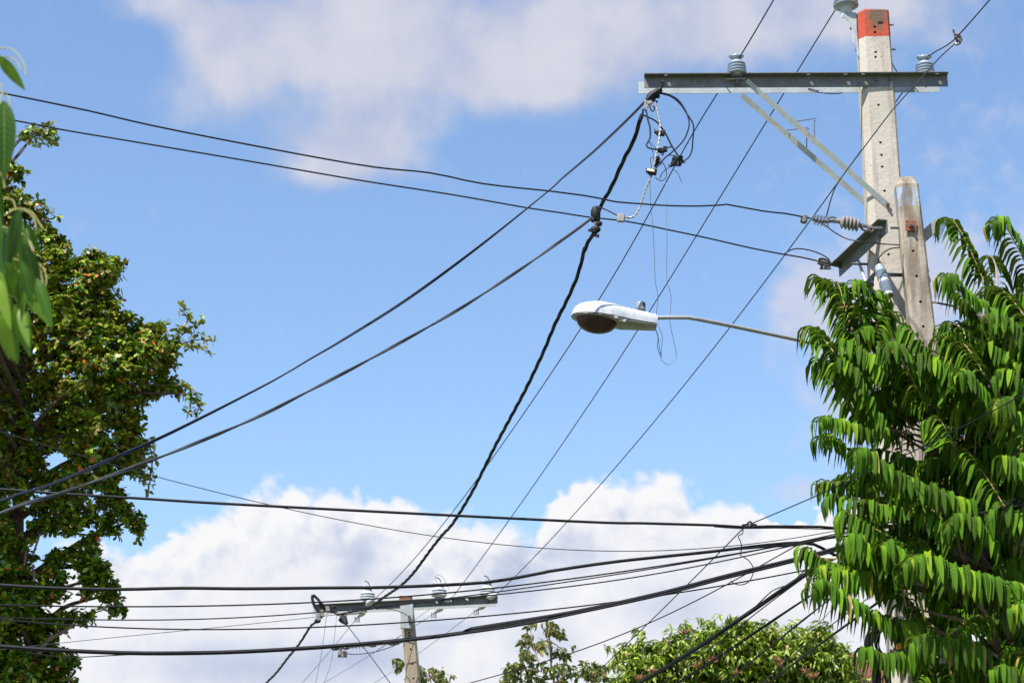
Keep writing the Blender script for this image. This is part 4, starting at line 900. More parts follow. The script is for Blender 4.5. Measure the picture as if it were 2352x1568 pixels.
def connector(label, c, rot, two=False, extra=None, Y=15.68):
    c = at(*q1('D', *c), Y); o = thing('piercing_connector', c, label, 'connector', GC); cr, sr = math.cos(rot), math.sin(rot)
    a, b = Vector((cr, 0, sr)), Vector((-sr, 0, cr)); mb = MB()
    mb.box(c, a, (0, 1, 0), b, .062, .036, .034).box(c + b * .006 + a * .03, a, (0, 1, 0), b, .03, .044, .044).box(c - a * .036, a, (0, 1, 0), b, .022, .026, .02).sphere(c - b * .016, .02, 8, (1.2, .9, .9))
    build(mb, 'body', 'black', o, bevel=.004)
    build(MB().lathe(c + b * .01, b * -1, [(-.012, .007), (.04, .007), (.041, .012), (.055, .012)], 6), 'bolt', 'hardware', o)
    build(MB().tube([c - a * .045, c - a * .05 + b * .03], .005, 5), 'strap_end', 'black', o)
    return o, c, a, b
connector('uppermost black connector, clipped on the pale jumper', (440, 930), R(-12))
connector('middle black connector, left of the short cable stub', (470, 1175), R(8))
connector('small round black connector just under the middle one', (395, 1345), R(70))
connector('right half of the double connector where the outer loops end', (735, 1330), R(80))
connector('left half of the double connector, with a reddish fleck', (640, 1345), R(60))
o, c, a, b = connector('lowest black connector carrying a beige sleeve', (320, 1490), R(-12), Y=15.64)
build(MB().box(c + Vector((-.008, -.024, .008)), a, (0, 1, 0), b, .066, .012, .022), 'sleeve', 'tape', o, smooth=False, bevel=.003)

# thin looped wire hanging to the street lamp
TL = q('E', (1280, 420), (1290, 800), (1310, 950), (1325, 1200), (1345, 1568)) + q('eight', (930, 60), (955, 200), (940, 340), (945, 430), (990, 530), (980, 720), (1000, 760), (1045, 783), (1095, 745), (1113, 700), (1090, 580), (1055, 400), (1068, 210), (1035, 80), (1028, 0)) + q('E', (1525, 1250), (1510, 1050), (1525, 800), (1502, 650), (1505, 520), (1490, 420))
wire('thin_wire', 'thin wire hanging in one long loop from the tangle past the street lamp', [(x, y, 15.64 - .3 * math.sin(math.pi * i / (len(TL) - 1))) for i, (x, y) in enumerate(TL)], 0, 0, 1.3, 'thin', step=.04)
wire('lamp_lead', 'short pair of thin leads hanging from the butt of the street lamp', [(x, y, 15.2) for x, y in q('eight', (930, 470), (955, 540), (950, 640), (985, 720), (968, 650), (958, 560), (934, 475))], 0, 0, 1.4, 'thin', step=.02)

# wires beyond the far pole
GF = 'wires running on beyond the far pole'
wire('far_wire', 'thin dark wire leaving the left clamp of the far crossarm toward the bottom edge', q('K', (605, 605), (340, 940), (5, 1311)) + [(640, 1625)], YF + .7, 36, 2.0, 'bare', GF, fit=2)
wire('far_wire', 'thin wire leaving the middle clamp of the far crossarm and passing behind the brown pole', q('K', (1430, 560), (1240, 690), (930, 900), (640, 1075), (220, 1311)) + [(640, 1625)], YF + .65, 37, 2.0, 'bare', GF, fit=2)
wire('far_wire', 'thin wire leaving the right clamp of the far crossarm, passing behind the brown pole', q('K', (1885, 528), (1590, 760), (1280, 980), (1030, 1150), (780, 1311)) + [(780, 1617)], YF + .55, 38, 2.0, 'bare', GF, fit=2)
wire('far_wire', 'faint second wire slanting behind the far pole just above its neighbour', q('K', (1410, 500), (1230, 628), (1075, 800), (900, 900), (800, 975)), YF + .65, 31.5, 1.8, 'bare', GF)
wire('heavy_wire', 'straight dark wire slanting down right from the left part of the far crossarm', q('K', (380, 540), (430, 615), (480, 670), (640, 870), (740, 1010), (960, 1311)) + [(935, 1622)], YF - .2, 25.5, 3.4, 'navy', GF, fit=2)
build_o = build(MB().tube([Kp(425, 605, YF - .3), Kp(460, 630, YF - .3), Kp(490, 670, YF - .35)], [.05, .06, .03], 8), 'cable_sleeve', 'black', loc=Kp(460, 630, YF - .3)); tag(build_o, 'black sleeve at the top of the straight dark wire under the far crossarm', 'sleeve')
wire('thin_wire', 'faint hanging wire dropping from the far crossarm, the left of two', [(x, y, YF - .1) for x, y in q('K', (278, 560), (262, 700), (235, 900), (205, 1080), (160, 1311), (140, 1420))], 0, 0, .9, 'thin', 'faint wires hanging under the far crossarm', step=.1, refY=28)
wire('thin_wire', 'faint hanging wire dropping from the far crossarm, the right of two', [(x, y, YF - .1) for x, y in q('K', (385, 580), (372, 720), (350, 900), (325, 1090), (290, 1200), (250, 1311), (230, 1400))], 0, 0, .9, 'thin', 'faint wires hanging under the far crossarm', step=.1, refY=28)
wire('jumper_wire', 'sagging grey wire strung left of the brown far pole under the thick bundle', [(x, y, YF + .1) for x, y in q('K', (460, 988), (550, 1000), (650, 997), (780, 978), (900, 945), (1000, 908), (1050, 880))], 0, 0, 1.9, 'bare', refY=28, step=.05)
wire('jumper_wire', 'thin wires strung loosely along the front of the far crossarm', [(x, y, YF - .45) for x, y in q('K', (820, 505), (960, 490), (1060, 462), (1200, 432), (1400, 415), (1560, 400))], 0, 0, 1.6, 'bare', refY=28, step=.05)
wire('jumper_wire', 'thin wire curving down over the grey plate of the far pole', [(x, y, YF - .3) for x, y in q('K', (860, 508), (980, 520), (1080, 550), (1150, 590), (1165, 640), (1200, 690))], 0, 0, 1.6, 'bare', refY=28, step=.05)
wire('down_lead', 'thin wire running down the front of the brown far pole', [(x, y, YF - .24) for x, y in q('K', (1190, 690), (1215, 850), (1180, 1000), (1140, 1150), (1120, 1311), (1115, 1400))], 0, 0, 1.6, 'thin', refY=28, step=.05)
wire('tie_wire', 'pale wire loop standing above the middle insulator of the far crossarm', [(x, y, YF - .4) for x, y in q('K', (1470, 250), (1450, 200), (1442, 165), (1470, 145), (1520, 170), (1560, 230), (1590, 300))], 0, 0, 1.3, 'white_wire', refY=28, step=.03)

# telephone and service cables crossing low, all reaching the tall pole
GT = 'black cables crossing low toward the tall pole'
YR_ = 15.7
T1 = [(-160, 1112), (0, 1123)] + q('I', (440, 205), (1000, 238), (1773, 285)) + q('seven', (700, 8), (1200, 22), (1650, 35), (1850, 47), (2000, 42), (2352, 45)) + [(1922, 1212), (2045, 1210)]
wire('telephone_cable', 'uppermost thick low cable, nearly straight from the left edge to the leaves', T1, 14.6, YR_, 6.0, 'black', GT, n=8)
wire('telephone_cable', 'slender cable riding close under the right end of the uppermost thick low cable', [(1640, 1209), (1700, 1213), (1780, 1212), (1884, 1214), (1990, 1216)], 15.4, YR_, 2.4, 'black', GT)
T2 = [(-160, 1332)] + q('I', (0, 862), (350, 882), (850, 893), (1300, 884), (1773, 888)) + q('six', (600, 530), (1100, 525), (1700, 500), (2000, 470), (2352, 405)) + q('seven', (550, 340), (1000, 275), (1600, 212), (2000, 165), (2200, 150), (2300, 160)) + q('H', (1060, 420), (1150, 462), (1250, 515)) + [(1990, 1290)]
wire('telephone_cable', 'thick low cable passing just above the far crossarm and humping before it meets the leaves', T2, 14.4, YR_, 7.0, 'black', GT, n=8)
T2b = [(1655, 1263), (1700, 1260), (1762, 1255), (1831, 1251), (1900, 1236), (2040, 1220)]
wire('telephone_cable', 'medium cable running tight beneath the humped thick cable', T2b, 15.1, YR_, 4.4, 'black', GT)
T3 = [(-160, 1380)] + q('I', (0, 1000), (700, 1020), (1100, 1018), (1773, 1003)) + q('six', (500, 642), (1000, 615), (1600, 570), (2000, 530), (2352, 480)) + q('seven', (750, 380), (1300, 300), (1850, 215), (2352, 122)) + [(2040, 1205)]
wire('telephone_cable', 'thinner cable crossing the three insulators of the far crossarm', T3, 14.4, YR_, 3.2, 'black', GT, fit=6)
T4 = [(-160, 1417)] + q('I', (0, 1100), (850, 1110), (1400, 1105), (1773, 1097)) + q('six', (700, 715), (950, 685), (1300, 640), (1500, 620), (1900, 575), (2352, 500)) + q('seven', (600, 422), (1250, 322), (1800, 227), (2352, 112)) + [(2040, 1196)]
wire('telephone_cable', 'thin cable crossing the left half of the far crossarm face', T4, 14.4, YR_, 2.6, 'black', GT, fit=6)
T5 = [(-160, 1512)] + q('I', (0, 1325), (300, 1295), (850, 1240), (1300, 1187), (1773, 1147)) + [(665, 1423), (771, 1411), (860, 1396), (950, 1384), (1068, 1373)] + q('seven', (220, 492), (700, 437), (1150, 380), (1300, 348), (1800, 243), (2352, 132)) + [(2040, 1202)]
wire('telephone_cable', 'faint thin line rising steadily from the lower left through the far crossarm', T5[:8], 14.4, 14.9, 1.3, 'thin', GT, fit=3)
wire('telephone_cable', 'cable rising from the far crossarm face to the leaves, lowest of three parallel ones', T5[7:], 14.9, YR_, 2.8, 'black', GT, fit=4)
T6 = [(-160, 1405)] + q('I', (0, 1103), (400, 1140), (800, 1172), (1200, 1187), (1773, 1175)) + q('six', (600, 823), (1400, 790), (1900, 755), (2352, 710)) + q('seven', (600, 590), (1050, 530), (1420, 470), (1900, 400), (2220, 340), (2352, 315)) + [(2020, 1275)]
wire('telephone_cable', 'thin cable crossing the grey plate of the far pole and merging with the thick bundle', T6, 14.3, YR_, 3.0, 'black', GT, fit=6)
T7 = [(-160, 1476)] + q('I', (0, 1303), (350, 1328), (900, 1350), (1300, 1352), (1773, 1340)) + q('six', (700, 985), (1300, 930), (1700, 880), (2352, 775)) + q('seven', (0, 728), (700, 612), (1300, 482), (1700, 377), (2352, 217)) + [(1960, 1245), (2045, 1222)]
wire('telephone_cable', 'thickest low bundle, three black cables crossing the brown far pole', T7, 14.2, YR_, 8.6, 'black', GT, n=8)
wire('telephone_cable', 'second black cable lying along the underside of the thickest bundle toward the leaves', [(880, 1475), (980, 1464), (1100, 1449.5), (1200, 1434), (1311, 1411), (1519, 1366), (1658, 1330), (1884, 1274), (2045, 1230)], 14.7, YR_, 4.5, 'black', GT, n=8)
wire('telephone_cable', 'short thin cable hanging just below the thickest bundle at the lower left', q('I', (180, 1345), (420, 1378), (600, 1380), (850, 1366), (1000, 1360)), 14.4, 14.5, 2.0, 'black', GT)
T8 = [(-160, 940), (0, 988), (120, 1025), (255, 1066)] + q('I', (1050, 65), (1773, 250)) + q('six', (700, 0), (1450, 120), (1930, 180), (2352, 218)) + q('seven', (400, 178), (950, 205), (1300, 203), (1700, 180), (2352, 98)) + [(2040, 1192)]
wire('telephone_cable', 'thin line sagging from the left tree across the white clouds', T8, 16.5, YR_, 1.9, 'black', GT, fit=5)
wire('telephone_cable', 'thin line falling from the hump of the thick cable down left to the bottom edge', q('seven', (2200, 165), (1940, 310), (1750, 420), (1230, 670), (700, 885), (20, 1078)) + [(960, 1602)], 15.6, 22, 3.0, 'black', GT, fit=4)
wire('telephone_cable', 'thin line tied to the uppermost low cable and dropping steeply left', q('seven', (1845, 50), (1480, 430), (1210, 680), (780, 1078)) + [(1300, 1610)], 15.45, 22, 2.6, 'black', GT, fit=2)
wire('telephone_cable', 'thin line climbing right from the uppermost low cable across the front of the leaves', [(1716, 1206)] + q('H', (560, 245), (850, 130), (1150, 0)) + q('three', (100, 675), (640, 430), (1107, 180)) + [(2470, 838)], 15.45, 12.4, 2.6, 'black', GT, fit=3)
mb = MB(); kk = spline([at(*p, 15.4) for p in q('H', (480, 268), (520, 262), (540, 240), (560, 250), (545, 280), (575, 262), (598, 268), (570, 285))], step=.01); mb.tube(kk, .008, 5)
tag(build(mb, 'wire_knot', 'black', loc=kk[0]), 'small knot of wire tied round the uppermost low cable', 'wire knot')
wire('loose_wire', 'curly strip of loose wire dangling from the knot on the uppermost low cable', [(x, y, 15.35) for x, y in q('seven', (1840, 55), (1835, 92), (1806, 106), (1822, 140), (1832, 190), (1822, 230), (1870, 262), (1903, 305), (1908, 345), (1880, 405), (1830, 428), (1785, 422), (1758, 400))], 0, 0, 2.2, 'black', step=.02)
GB = 'cables falling from the tall pole to the bottom edge'
B1 = [(2035, 1225), (1940, 1268)] + q('seven', (2265, 350), (2000, 525), (1800, 675), (1600, 805), (1400, 925), (1150, 1080)) + [(1370, 1618)]
wire('cable_bundle', 'leftmost thick bundle of black cables falling to the bottom edge', B1, YR_, 21, 5.2, 'black', GB, strands=5, pitch=5.0, gap=.85, n=6, fit=4)
wire('cable_bundle', 'loose cable wandering round the leftmost falling bundle', q('seven', (2250, 330), (2150, 420), (2030, 470), (1900, 590), (1750, 690), (1640, 770), (1600, 840), (1530, 870), (1450, 890)), 15.9, 19.5, 3.0, 'grey_cable', GB)
wire('cable_bundle', 'single thin cable falling just right of the leftmost bundle', [(1900, 1290)] + q('seven', (2100, 470), (1850, 690), (1500, 940), (1300, 1078)) + [(1440, 1620)], 15.9, 21.5, 3.0, 'black', GB, fit=3)
wire('cable_bundle', 'second thick pair of cables falling to the bottom edge', [(2040, 1262)] + q('seven', (2260, 515), (2000, 690), (1700, 890), (1400, 1078)) + [(1460, 1622)], YR_, 21, 4.2, 'black', GB, strands=2, pitch=8, gap=1, fit=3)
wire('cable_bundle', 'slim twisted pair falling across the right part of the mango tree', [(2050, 1275)] + q('seven', (2352, 565), (2150, 740), (1900, 930), (1720, 1070)) + [(1590, 1622)], YR_, 21, 2.8, 'black', GB, strands=2, pitch=2.5, fit=3)
wire('cable_bundle', 'hair thin cable falling right of the slim twisted pair', [(2055, 1270)] + q('H', (1190, 985), (1050, 1150), (850, 1380), (640, 1568)) + [(1690, 1625)], YR_, 21, 1.6, 'black', GB, fit=3)
wire('cable_bundle', 'thin cable falling close above the rightmost thick one', [(2060, 1330)] + q('H', (1250, 1065), (1150, 1140), (900, 1335), (650, 1560)) + [(1690, 1620)], YR_, 21, 2.6, 'black', GB, fit=3)
wire('cable_bundle', 'rightmost thick cable falling behind the drooping leaves to the bottom edge', [(2062, 1350)] + q('H', (1300, 1112), (1150, 1232), (900, 1412), (700, 1568)) + [(1700, 1625)], YR_, 21, 6.5, 'black', GB, fit=3)
# cables running on behind the leaves to the right
GRt = 'cables behind the leaves running to the right edge'
for k, (dy, wd, Yx, c_) in enumerate(((0, 4.5, 13.4, 'a thick one lowest'), (-8, 3.5, 13.5, 'the middle one'), (-15, 3.2, 13.6, 'the uppermost one'))):
    wire('telephone_cable', 'black cable emerging from the leaves at the right edge, ' + c_, [(1985, 1208 + dy * .8), (2090, 1204 + dy), (2200, 1188 + dy), (2352, 1158 + dy), (2480, 1125 + dy)], 15.2, Yx, wd, 'black', GRt, n=7)
wire('telephone_cable', 'curved grey cable bending above the leaves right of the short pole', [(x, y, 15.75) for x, y in q('J', (1380, 1230), (1440, 1236), (1500, 1262), (1550, 1300), (1590, 1360))], 0, 0, 5, 'grey_cable', GRt, step=.05)
for k, (a, b, wd) in enumerate((((2150, 1440), (2352, 1580), 5), ((2170, 1420), (2380, 1520), 3), ((2120, 1500), (2400, 1490), 2.4))):
    wire('telephone_cable', ('thick cable slanting down behind the lower right leaves', 'medium cable slanting down behind the lower right leaves', 'thin level cable behind the lower right leaves')[k], [a, ((a[0] + b[0]) / 2, (a[1] + b[1]) / 2 + 6), b], 15.9, 15.2, wd, 'black', GRt)
# coils of spare cable strapped to the tall pole
cc = at(2036, 1478, 15.5); rnd = random.Random(3); mb = MB()
for k in range(16):
    r0 = rnd.uniform(.10, .17); tilt = rnd.uniform(-.35, .35); off = Vector((rnd.uniform(-.03, .03), rnd.uniform(-.10, .10), rnd.uniform(-.04, .02)))
    pts = []
    for t in range(25):
        a = 2 * math.pi * t / 24; pts.append(cc + off + Vector((math.cos(a) * r0 * .85, math.sin(a) * r0 * tilt * .5, math.sin(a) * r0 * 1.1)))
    mb.tube(pts, rnd.uniform(.006, .011), 6, cap=False)
for k in range(9):
    x = rnd.uniform(-.2, .05); mb.tube(spline([cc + Vector((x, -.05 + .02 * k, -.05)), cc + Vector((x - .02, -.05 + .02 * k, -.35)), cc + Vector((x + .04, -.05 + .01 * k, -.8))], step=.06), .009, 6)
tag(build(mb, 'cable_coil', 'black', loc=cc), 'tangle of black spare cable coiled on the tall pole behind the lowest leaves', 'cable coil')
p = at(2075, 1480, 15.3); tag(build(MB().box(p, (.95, 0, .3), (0, 1, 0), (-.3, 0, .95), .12, .05, .045), 'cable_tag', 'amber', loc=p, smooth=False, bevel=.008), 'amber marker sleeve beside the black cable coil', 'marker')
p = at(*q1('H', 1180, 538), 15.35); tag(build(MB().lathe(p + Vector((-.05, 0, 0)), (1, 0, -.02), [(0, .014), (.12, .014)], 10), 'cable_sleeve', 'tape', loc=p), 'beige sleeve on a cable where the low cables enter the leaves', 'sleeve')

# ================================================================== VEGETATION
def leaf_template(L, W, nseg, profile, droop=0.0, fold=0.15, out0=0.0, wav=0.0, dk=1.7):
    """leaf from the origin along +Y bending toward -Z; X is its width. returns verts, quads, uv"""
    c = np.zeros((nseg + 1, 3)); a = out0
    for i in range(nseg):
        s = (i + .5) / nseg; ang_ = out0 - droop * min(1, (s * dk)) ; c[i + 1] = c[i] + np.array([0, math.cos(ang_), math.sin(ang_)]) * L / nseg
    V = []; UV = []
    for i in range(nseg + 1):
        s = i / nseg; w_ = W * .5 * profile(s)
        k = min(i, nseg - 1); d = c[min(i + 1, nseg)] - c[max(i - 1, 0)]; d /= np.linalg.norm(d); nrm = np.array([0, -d[2], d[1]])
        for u in (-1, 0, 1):
            V.append(c[i] + np.array([u * w_, 0, 0]) + nrm * (abs(u) * fold * w_ + wav * math.sin(s * 9 + u) * w_)); UV.append((u, s))
    F_ = []
    for i in range(nseg):
        for j in range(2): F_.append((i * 3 + j, i * 3 + j + 1, (i + 1) * 3 + j + 1, (i + 1) * 3 + j))
    return np.array(V), np.array(F_), np.array(UV)
def instance(temps, idx, mats3, pos, scl):
    Vs, Fs, Us = [], [], []; off = 0; where = []
    for ti, (V, F_, UV) in enumerate(temps):
        sel = np.where(idx == ti)[0]
        if not len(sel): continue
        W_ = np.einsum('mij,nj->mni', mats3[sel], V) * scl[sel][:, None, None] + pos[sel][:, None, :]
        m_, n_ = len(sel), len(V)
        Vs.append(W_.reshape(-1, 3)); Fs.append((F_[None] + (np.arange(m_) * n_)[:, None, None]).reshape(-1, 4) + off); Us.append(np.tile(UV, (m_, 1))); off += m_ * n_
        where.append((sel, len(F_)))
    return np.concatenate(Vs), np.concatenate(Fs), np.concatenate(Us)
def basis(y, z):
    """columns X,Y,Z from the direction of the leaf and a rough up vector, arrays (m,3)"""
    y = y / np.linalg.norm(y, axis=1, keepdims=True); x = np.cross(y, z); x /= np.maximum(np.linalg.norm(x, axis=1, keepdims=True), 1e-6); z2 = np.cross(x, y)
    return np.stack([x, y, z2], axis=2)
ob_prof = lambda s: (0.10 + 1.0 * math.sin(math.pi * min(1, s ** 1.5 * .98)) ** .8) if s < .99 else .25
lan_prof = lambda s: max(.04, math.sin(math.pi * min(1, (s * .97 + .01)) ** .75) ** .9)
T_round = [leaf_template(1, .50, 3, ob_prof, d, .2) for d in (0.1, .5, .9)]
T_lance = [leaf_template(1, .21, 4, lan_prof, d, .25) for d in (.7, 1.1, 1.5)]
T_mango = [leaf_template(1, .20, 5, lan_prof, d, .3, .3, 0, 2.2) for d in (1.3, 1.6, 1.9)]
T_hang = [leaf_template(1, .168, 8, lan_prof, d, f, o, .03, 2.4) for d, f, o in ((1.65, .30, .25), (1.95, .45, .55), (1.5, .25, .1), (2.2, .55, .8), (1.8, .7, .4))]
def in_poly(x, y, P):
    ins = False; j = len(P) - 1
    for i in range(len(P)):
        xi, yi = P[i]; xj, yj = P[j]
        if (yi > y) != (yj > y) and x < (xj - xi) * (y - yi) / (yj - yi) + xi: ins = not ins
        j = i
    return ins
def dist_poly(x, y, P):
    m_ = 1e9
    for i in range(len(P)):
        (x0_, y0_), (x1_, y1_) = P[i - 1], P[i]; dx, dy = x1_ - x0_, y1_ - y0_; t = max(0, min(1, ((x - x0_) * dx + (y - y0_) * dy) / (dx * dx + dy * dy + 1e-9)))
        m_ = min(m_, math.hypot(x - x0_ - t * dx, y - y0_ - t * dy))
    return m_
def rosettes(centres, rng, nl, length, temps, up=0.55, out=None, spread=1.0):
    """leaf whorls; centres (m,3). returns instance arrays"""
    m_ = len(centres); C = np.repeat(centres, nl, axis=0); n = len(C)
    axis = rng.normal(0, .45, (m_, 3)) + np.array([0, 0, 1.0])
    if out is not None: axis = axis + out
    axis /= np.linalg.norm(axis, axis=1, keepdims=True); A = np.repeat(axis, nl, axis=0)
    r_ = rng.normal(0, 1, (n, 3)); r_ -= A * (r_ * A).sum(1, keepdims=True); r_ /= np.linalg.norm(r_, axis=1, keepdims=True)
    y = r_ * spread + A * (up + rng.normal(0, .35, (n, 1)))
    Mx = basis(y, A + rng.normal(0, .25, (n, 3)))
    return rng.integers(0, len(temps), n), Mx, C + rng.normal(0, length * .12, (n, 3)), length * rng.uniform(.65, 1.2, n)
def branch_tree(trunk_pts, radii, targets, rng, r_end=.008, name='trunk', parent=None, material='bark', extra=()):
    mb = MB(); tp = spline(trunk_pts, step=.25); n = len(tp)
    rr = list(np.interp(np.linspace(0, 1, n), np.linspace(0, 1, len(radii)), radii)); mb.tube(tp, rr, 10)
    for tg in targets:
        tg = Vector(tg); best = min(range(n), key=lambda i: (tp[i] - tg).length + max(0, tp[i].z - tg.z + .25 * (tp[i] - tg).length) * 2.0)
        s0_ = tp[best]; L_ = (tg - s0_).length; mid = s0_.lerp(tg, .5) + Vector((rng.normal(0, .06), rng.normal(0, .06), .10)) * L_
        sp_ = spline([s0_, mid, tg], step=max(.08, L_ / 8)); k = len(sp_); r0_ = min(rr[best] * .6, .012 + .028 * L_)
        mb.tube(sp_, list(np.linspace(r0_, r_end, k)), 6)
    mats_ = [material]
    for em, mt_ in extra:
        mats_.append(mt_); mb.add(em.v, em.f, len(mats_) - 1)
    return build(mb, name, mats_ if extra else material, parent)

# ---------------------------------------------------------------- broad tree at the left
rng = np.random.default_rng(11)
YT = 21.0
tb = Vector((at(20, 1568, YT).x, YT, ground_h(0, YT)))
ltree = thing('broadleaf_tree', tb, 'tall bushy tree with small round leaves filling the left edge', 'tree')
LP = [(-200, 330), (-40, 345), (40, 370), (62, 395), (70, 450), (95, 480), (110, 530), (150, 545), (160, 585), (215, 565), (285, 605), (288, 625), (262, 650), (240, 665), (275, 695), (320, 735), (355, 745), (400, 770), (412, 800), (392, 850), (428, 890), (430, 915), (375, 905), (330, 930), (325, 985),
      (345, 1030), (332, 1070), (342, 1120), (322, 1140), (292, 1090), (278, 1120), (300, 1165), (330, 1195), (325, 1235), (305, 1235), (295, 1200), (262, 1195), (282, 1230), (262, 1250), (225, 1225), (232, 1275), (262, 1330), (287, 1360), (283, 1400), (262, 1425), (240, 1405), (228, 1370),
      (208, 1372), (228, 1420), (195, 1440), (160, 1455), (130, 1470), (165, 1495), (180, 1510), (165, 1545), (200, 1590), (220, 1640), (-200, 1640)]
HOLES = [(128, 1058, 26, 22), (52, 1190, 22, 20), (100, 1252, 30, 16), (88, 1300, 16, 10), (165, 1345, 22, 14), (205, 1215, 18, 10), (65, 1330, 18, 10), (158, 1250, 24, 12), (125, 1395, 18, 10), (195, 1390, 30, 14), (65, 520, 12, 10), (88, 560, 9, 18), (205, 1150, 12, 8), (95, 1135, 12, 8), (20, 560, 12, 14), (40, 640, 10, 8), (175, 1185, 10, 7)]
cl = []
rnd = random.Random(5)
while len(cl) < 5200:
    x, y = rnd.uniform(-190, 440), rnd.uniform(340, 1640)
    if not in_poly(x, y, LP): continue
    dd = dist_poly(x, y, [p for p in LP if p[0] > -60])
    if dd < 8: continue
    if any(((x - hx) / (rx + 9)) ** 2 + ((y - hy) / (ry + 9)) ** 2 < 1 for hx, hy, rx, ry in HOLES): continue
    dm = min(dd * .0044 * 1.3, 1.5 if y < 1100 else .85); lean = rnd.uniform(-1, 1); lean = math.copysign(abs(lean) ** .6, lean)
    cl.append(at(x, y, YT + lean * dm))
# unseen crown lobe beyond the left edge, added to shade the lower crown
nv = len(cl)
while len(cl) < nv + 900:
    v = Vector((rnd.uniform(-1, 1), rnd.uniform(-1, 1), rnd.uniform(-1, 1)))
    if .45 < v.length < 1: cl.append(Vector((-6.75 + v.x * 1.35, 18.7 + v.y * 1.5, 9.5 + v.z * 1.6)))
# twigs reaching out of the crown
SPR = [[(395, 790), (430, 735), (412, 708)], [(405, 780), (450, 745), (470, 735)], [(400, 795), (450, 780), (492, 783)], [(410, 790), (455, 800), (480, 808)], [(425, 885), (448, 905), (462, 930)], [(440, 905), (436, 940), (430, 950)], [(415, 895), (455, 925), (452, 950)],
       [(10, 312), (60, 312), (118, 300)], [(60, 310), (90, 318), (100, 330)], [(55, 308), (85, 292), (122, 285)], [(95, 300), (125, 305), (135, 318)], [(50, 318), (75, 325), (88, 335)], [(75, 300), (100, 312), (120, 325)], [(275, 690), (250, 640), (285, 612)], [(345, 1025), (350, 1060), (340, 1130)], [(325, 1190), (330, 1215), (312, 1240)], [(110, 1470), (150, 1440), (180, 1435)], [(200, 1420), (235, 1400), (262, 1408)], [(130, 500), (95, 475), (85, 462)], [(150, 560), (100, 520), (95, 498)], [(360, 750), (372, 740), (380, 745)]]
spr3 = [[at(x, y, YT + .1 * math.sin(i)) for x, y in S] for i, S in enumerate(SPR)]
ros = []; outv = []
for c in cl:
    n_ = rnd.randint(2, 4)
    for k in range(n_):
        d_ = Vector((rnd.gauss(0, 1), rnd.gauss(0, 1), rnd.gauss(.35, 1))).normalized(); ros.append(c + Vector((d_.x, d_.y, d_.z * .75)) * rnd.uniform(.02, .085)); outv.append(d_ * .6)
for S in spr3:
    pts_ = spline(S, step=.055)
    for j, p_ in enumerate(pts_): ros.append(p_ + Vector((rnd.gauss(0, .015), rnd.gauss(0, .02), rnd.gauss(.01, .015)))); outv.append(Vector((.3, 0, 0)))
idx, Mx, C, S_ = rosettes(np.array([tuple(v) for v in ros]), rng, 7, .078, T_round, up=.35, out=np.array([tuple(v) for v in outv]))
V, Fq, UV = instance(T_round, idx, Mx, C, S_)
# brighter bronze whorls, more of them high up: sunlit tops put into the colour
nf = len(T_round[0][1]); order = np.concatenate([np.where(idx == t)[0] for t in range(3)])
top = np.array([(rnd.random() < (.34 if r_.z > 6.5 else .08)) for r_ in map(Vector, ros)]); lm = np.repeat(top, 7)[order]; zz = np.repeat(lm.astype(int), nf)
bigmesh('crown', V, Fq, UV, ['leaf_almond', 'leaf_bright_bronze'], ltree, zz)
trk = [tb, at(70, 1640, YT), at(88, 1530, YT), at(72, 1400, YT + .1), at(40, 1250, YT), at(55, 1000, YT), at(60, 800, YT), at(30, 600, YT), at(5, 400, YT)]
tg = [cl[i] for i in range(0, len(cl), 30)] + [S[0] for S in spr3]
mb = MB()
for S in spr3: mb.tube(spline(S, step=.05), .006, 5)
lim = spline([at(x, y, YT - .25) for x, y in ((88, 1500), (112, 1468), (150, 1448), (172, 1430))], step=.05); mb.tube(lim, list(np.linspace(.032, .012, len(lim))), 7)
for (a, b) in (((75, 1275), (92, 1225)), ((55, 1300), (60, 1265)), ((80, 1335), (75, 1300))): mb.tube([at(*a, YT - .5), at(*b, YT - .45)], .012, 6)
sk = MB()
# drooping flower spikes
for k in range(60):
    S = spr3[rnd.choice([0, 1, 2, 3, 5, 6, 12, 13])] if k % 2 else None
    p_ = (S[-1].lerp(S[0], rnd.random()) if S else Vector(rnd.choice(ros)) + Vector((0, -.05, 0)))
    L_ = rnd.uniform(.05, .10); sk.tube([p_, p_ + Vector((rnd.gauss(.01, .01), 0, -L_ * .5)), p_ + Vector((rnd.gauss(.0, .02), 0, -L_))], [.003, .006, .003], 5)
branch_tree(trk, [.20, .16, .085, .08, .075, .065, .055, .04, .02], tg, rng, parent=ltree, material='dark_bark', extra=((mb, 'bark'), (sk, 'leaf_bright_bronze')))

# ---------------------------------------------------------------- tree with long drooping leaves at the right
rng = np.random.default_rng(21); rnd = random.Random(21)
RB = Vector((at(2330, 1568, 15.2).x, 15.3, 0))
rtree = thing('drooping_tree', RB, 'tree with long drooping ribbed leaves covering the lower part of both right hand poles', 'tree')
def S3(k, *p): return q(k, *p)
FR = []   # (points base->tip, Y, size)
def fr(k, pts, Y=14.5, size=1.0): FR.append((q(k, *pts), Y, size))
fr('J', [(1600, 860), (1530, 660), (1400, 380), (1310, 240), (1250, 235), (1232, 270)], 14.9)
fr('J', [(1960, 760), (1890, 560), (1790, 370), (1710, 240), (1650, 240), (1610, 275)], 14.9)
fr('J', [(1690, 860), (1672, 760), (1665, 640), (1625, 535), (1580, 545)], 14.7, .95)
fr('J', [(1590, 960), (1480, 890), (1380, 830), (1290, 710), (1240, 690), (1205, 715)], 14.6, .95)
fr('J', [(1250, 760), (1330, 850), (1420, 920), (1500, 1040), (1520, 1090)], 14.7, .75)
fr('J', [(1420, 1250), (1390, 1130), (1300, 1080), (1230, 1090), (1185, 1130)], 14.6, .8)
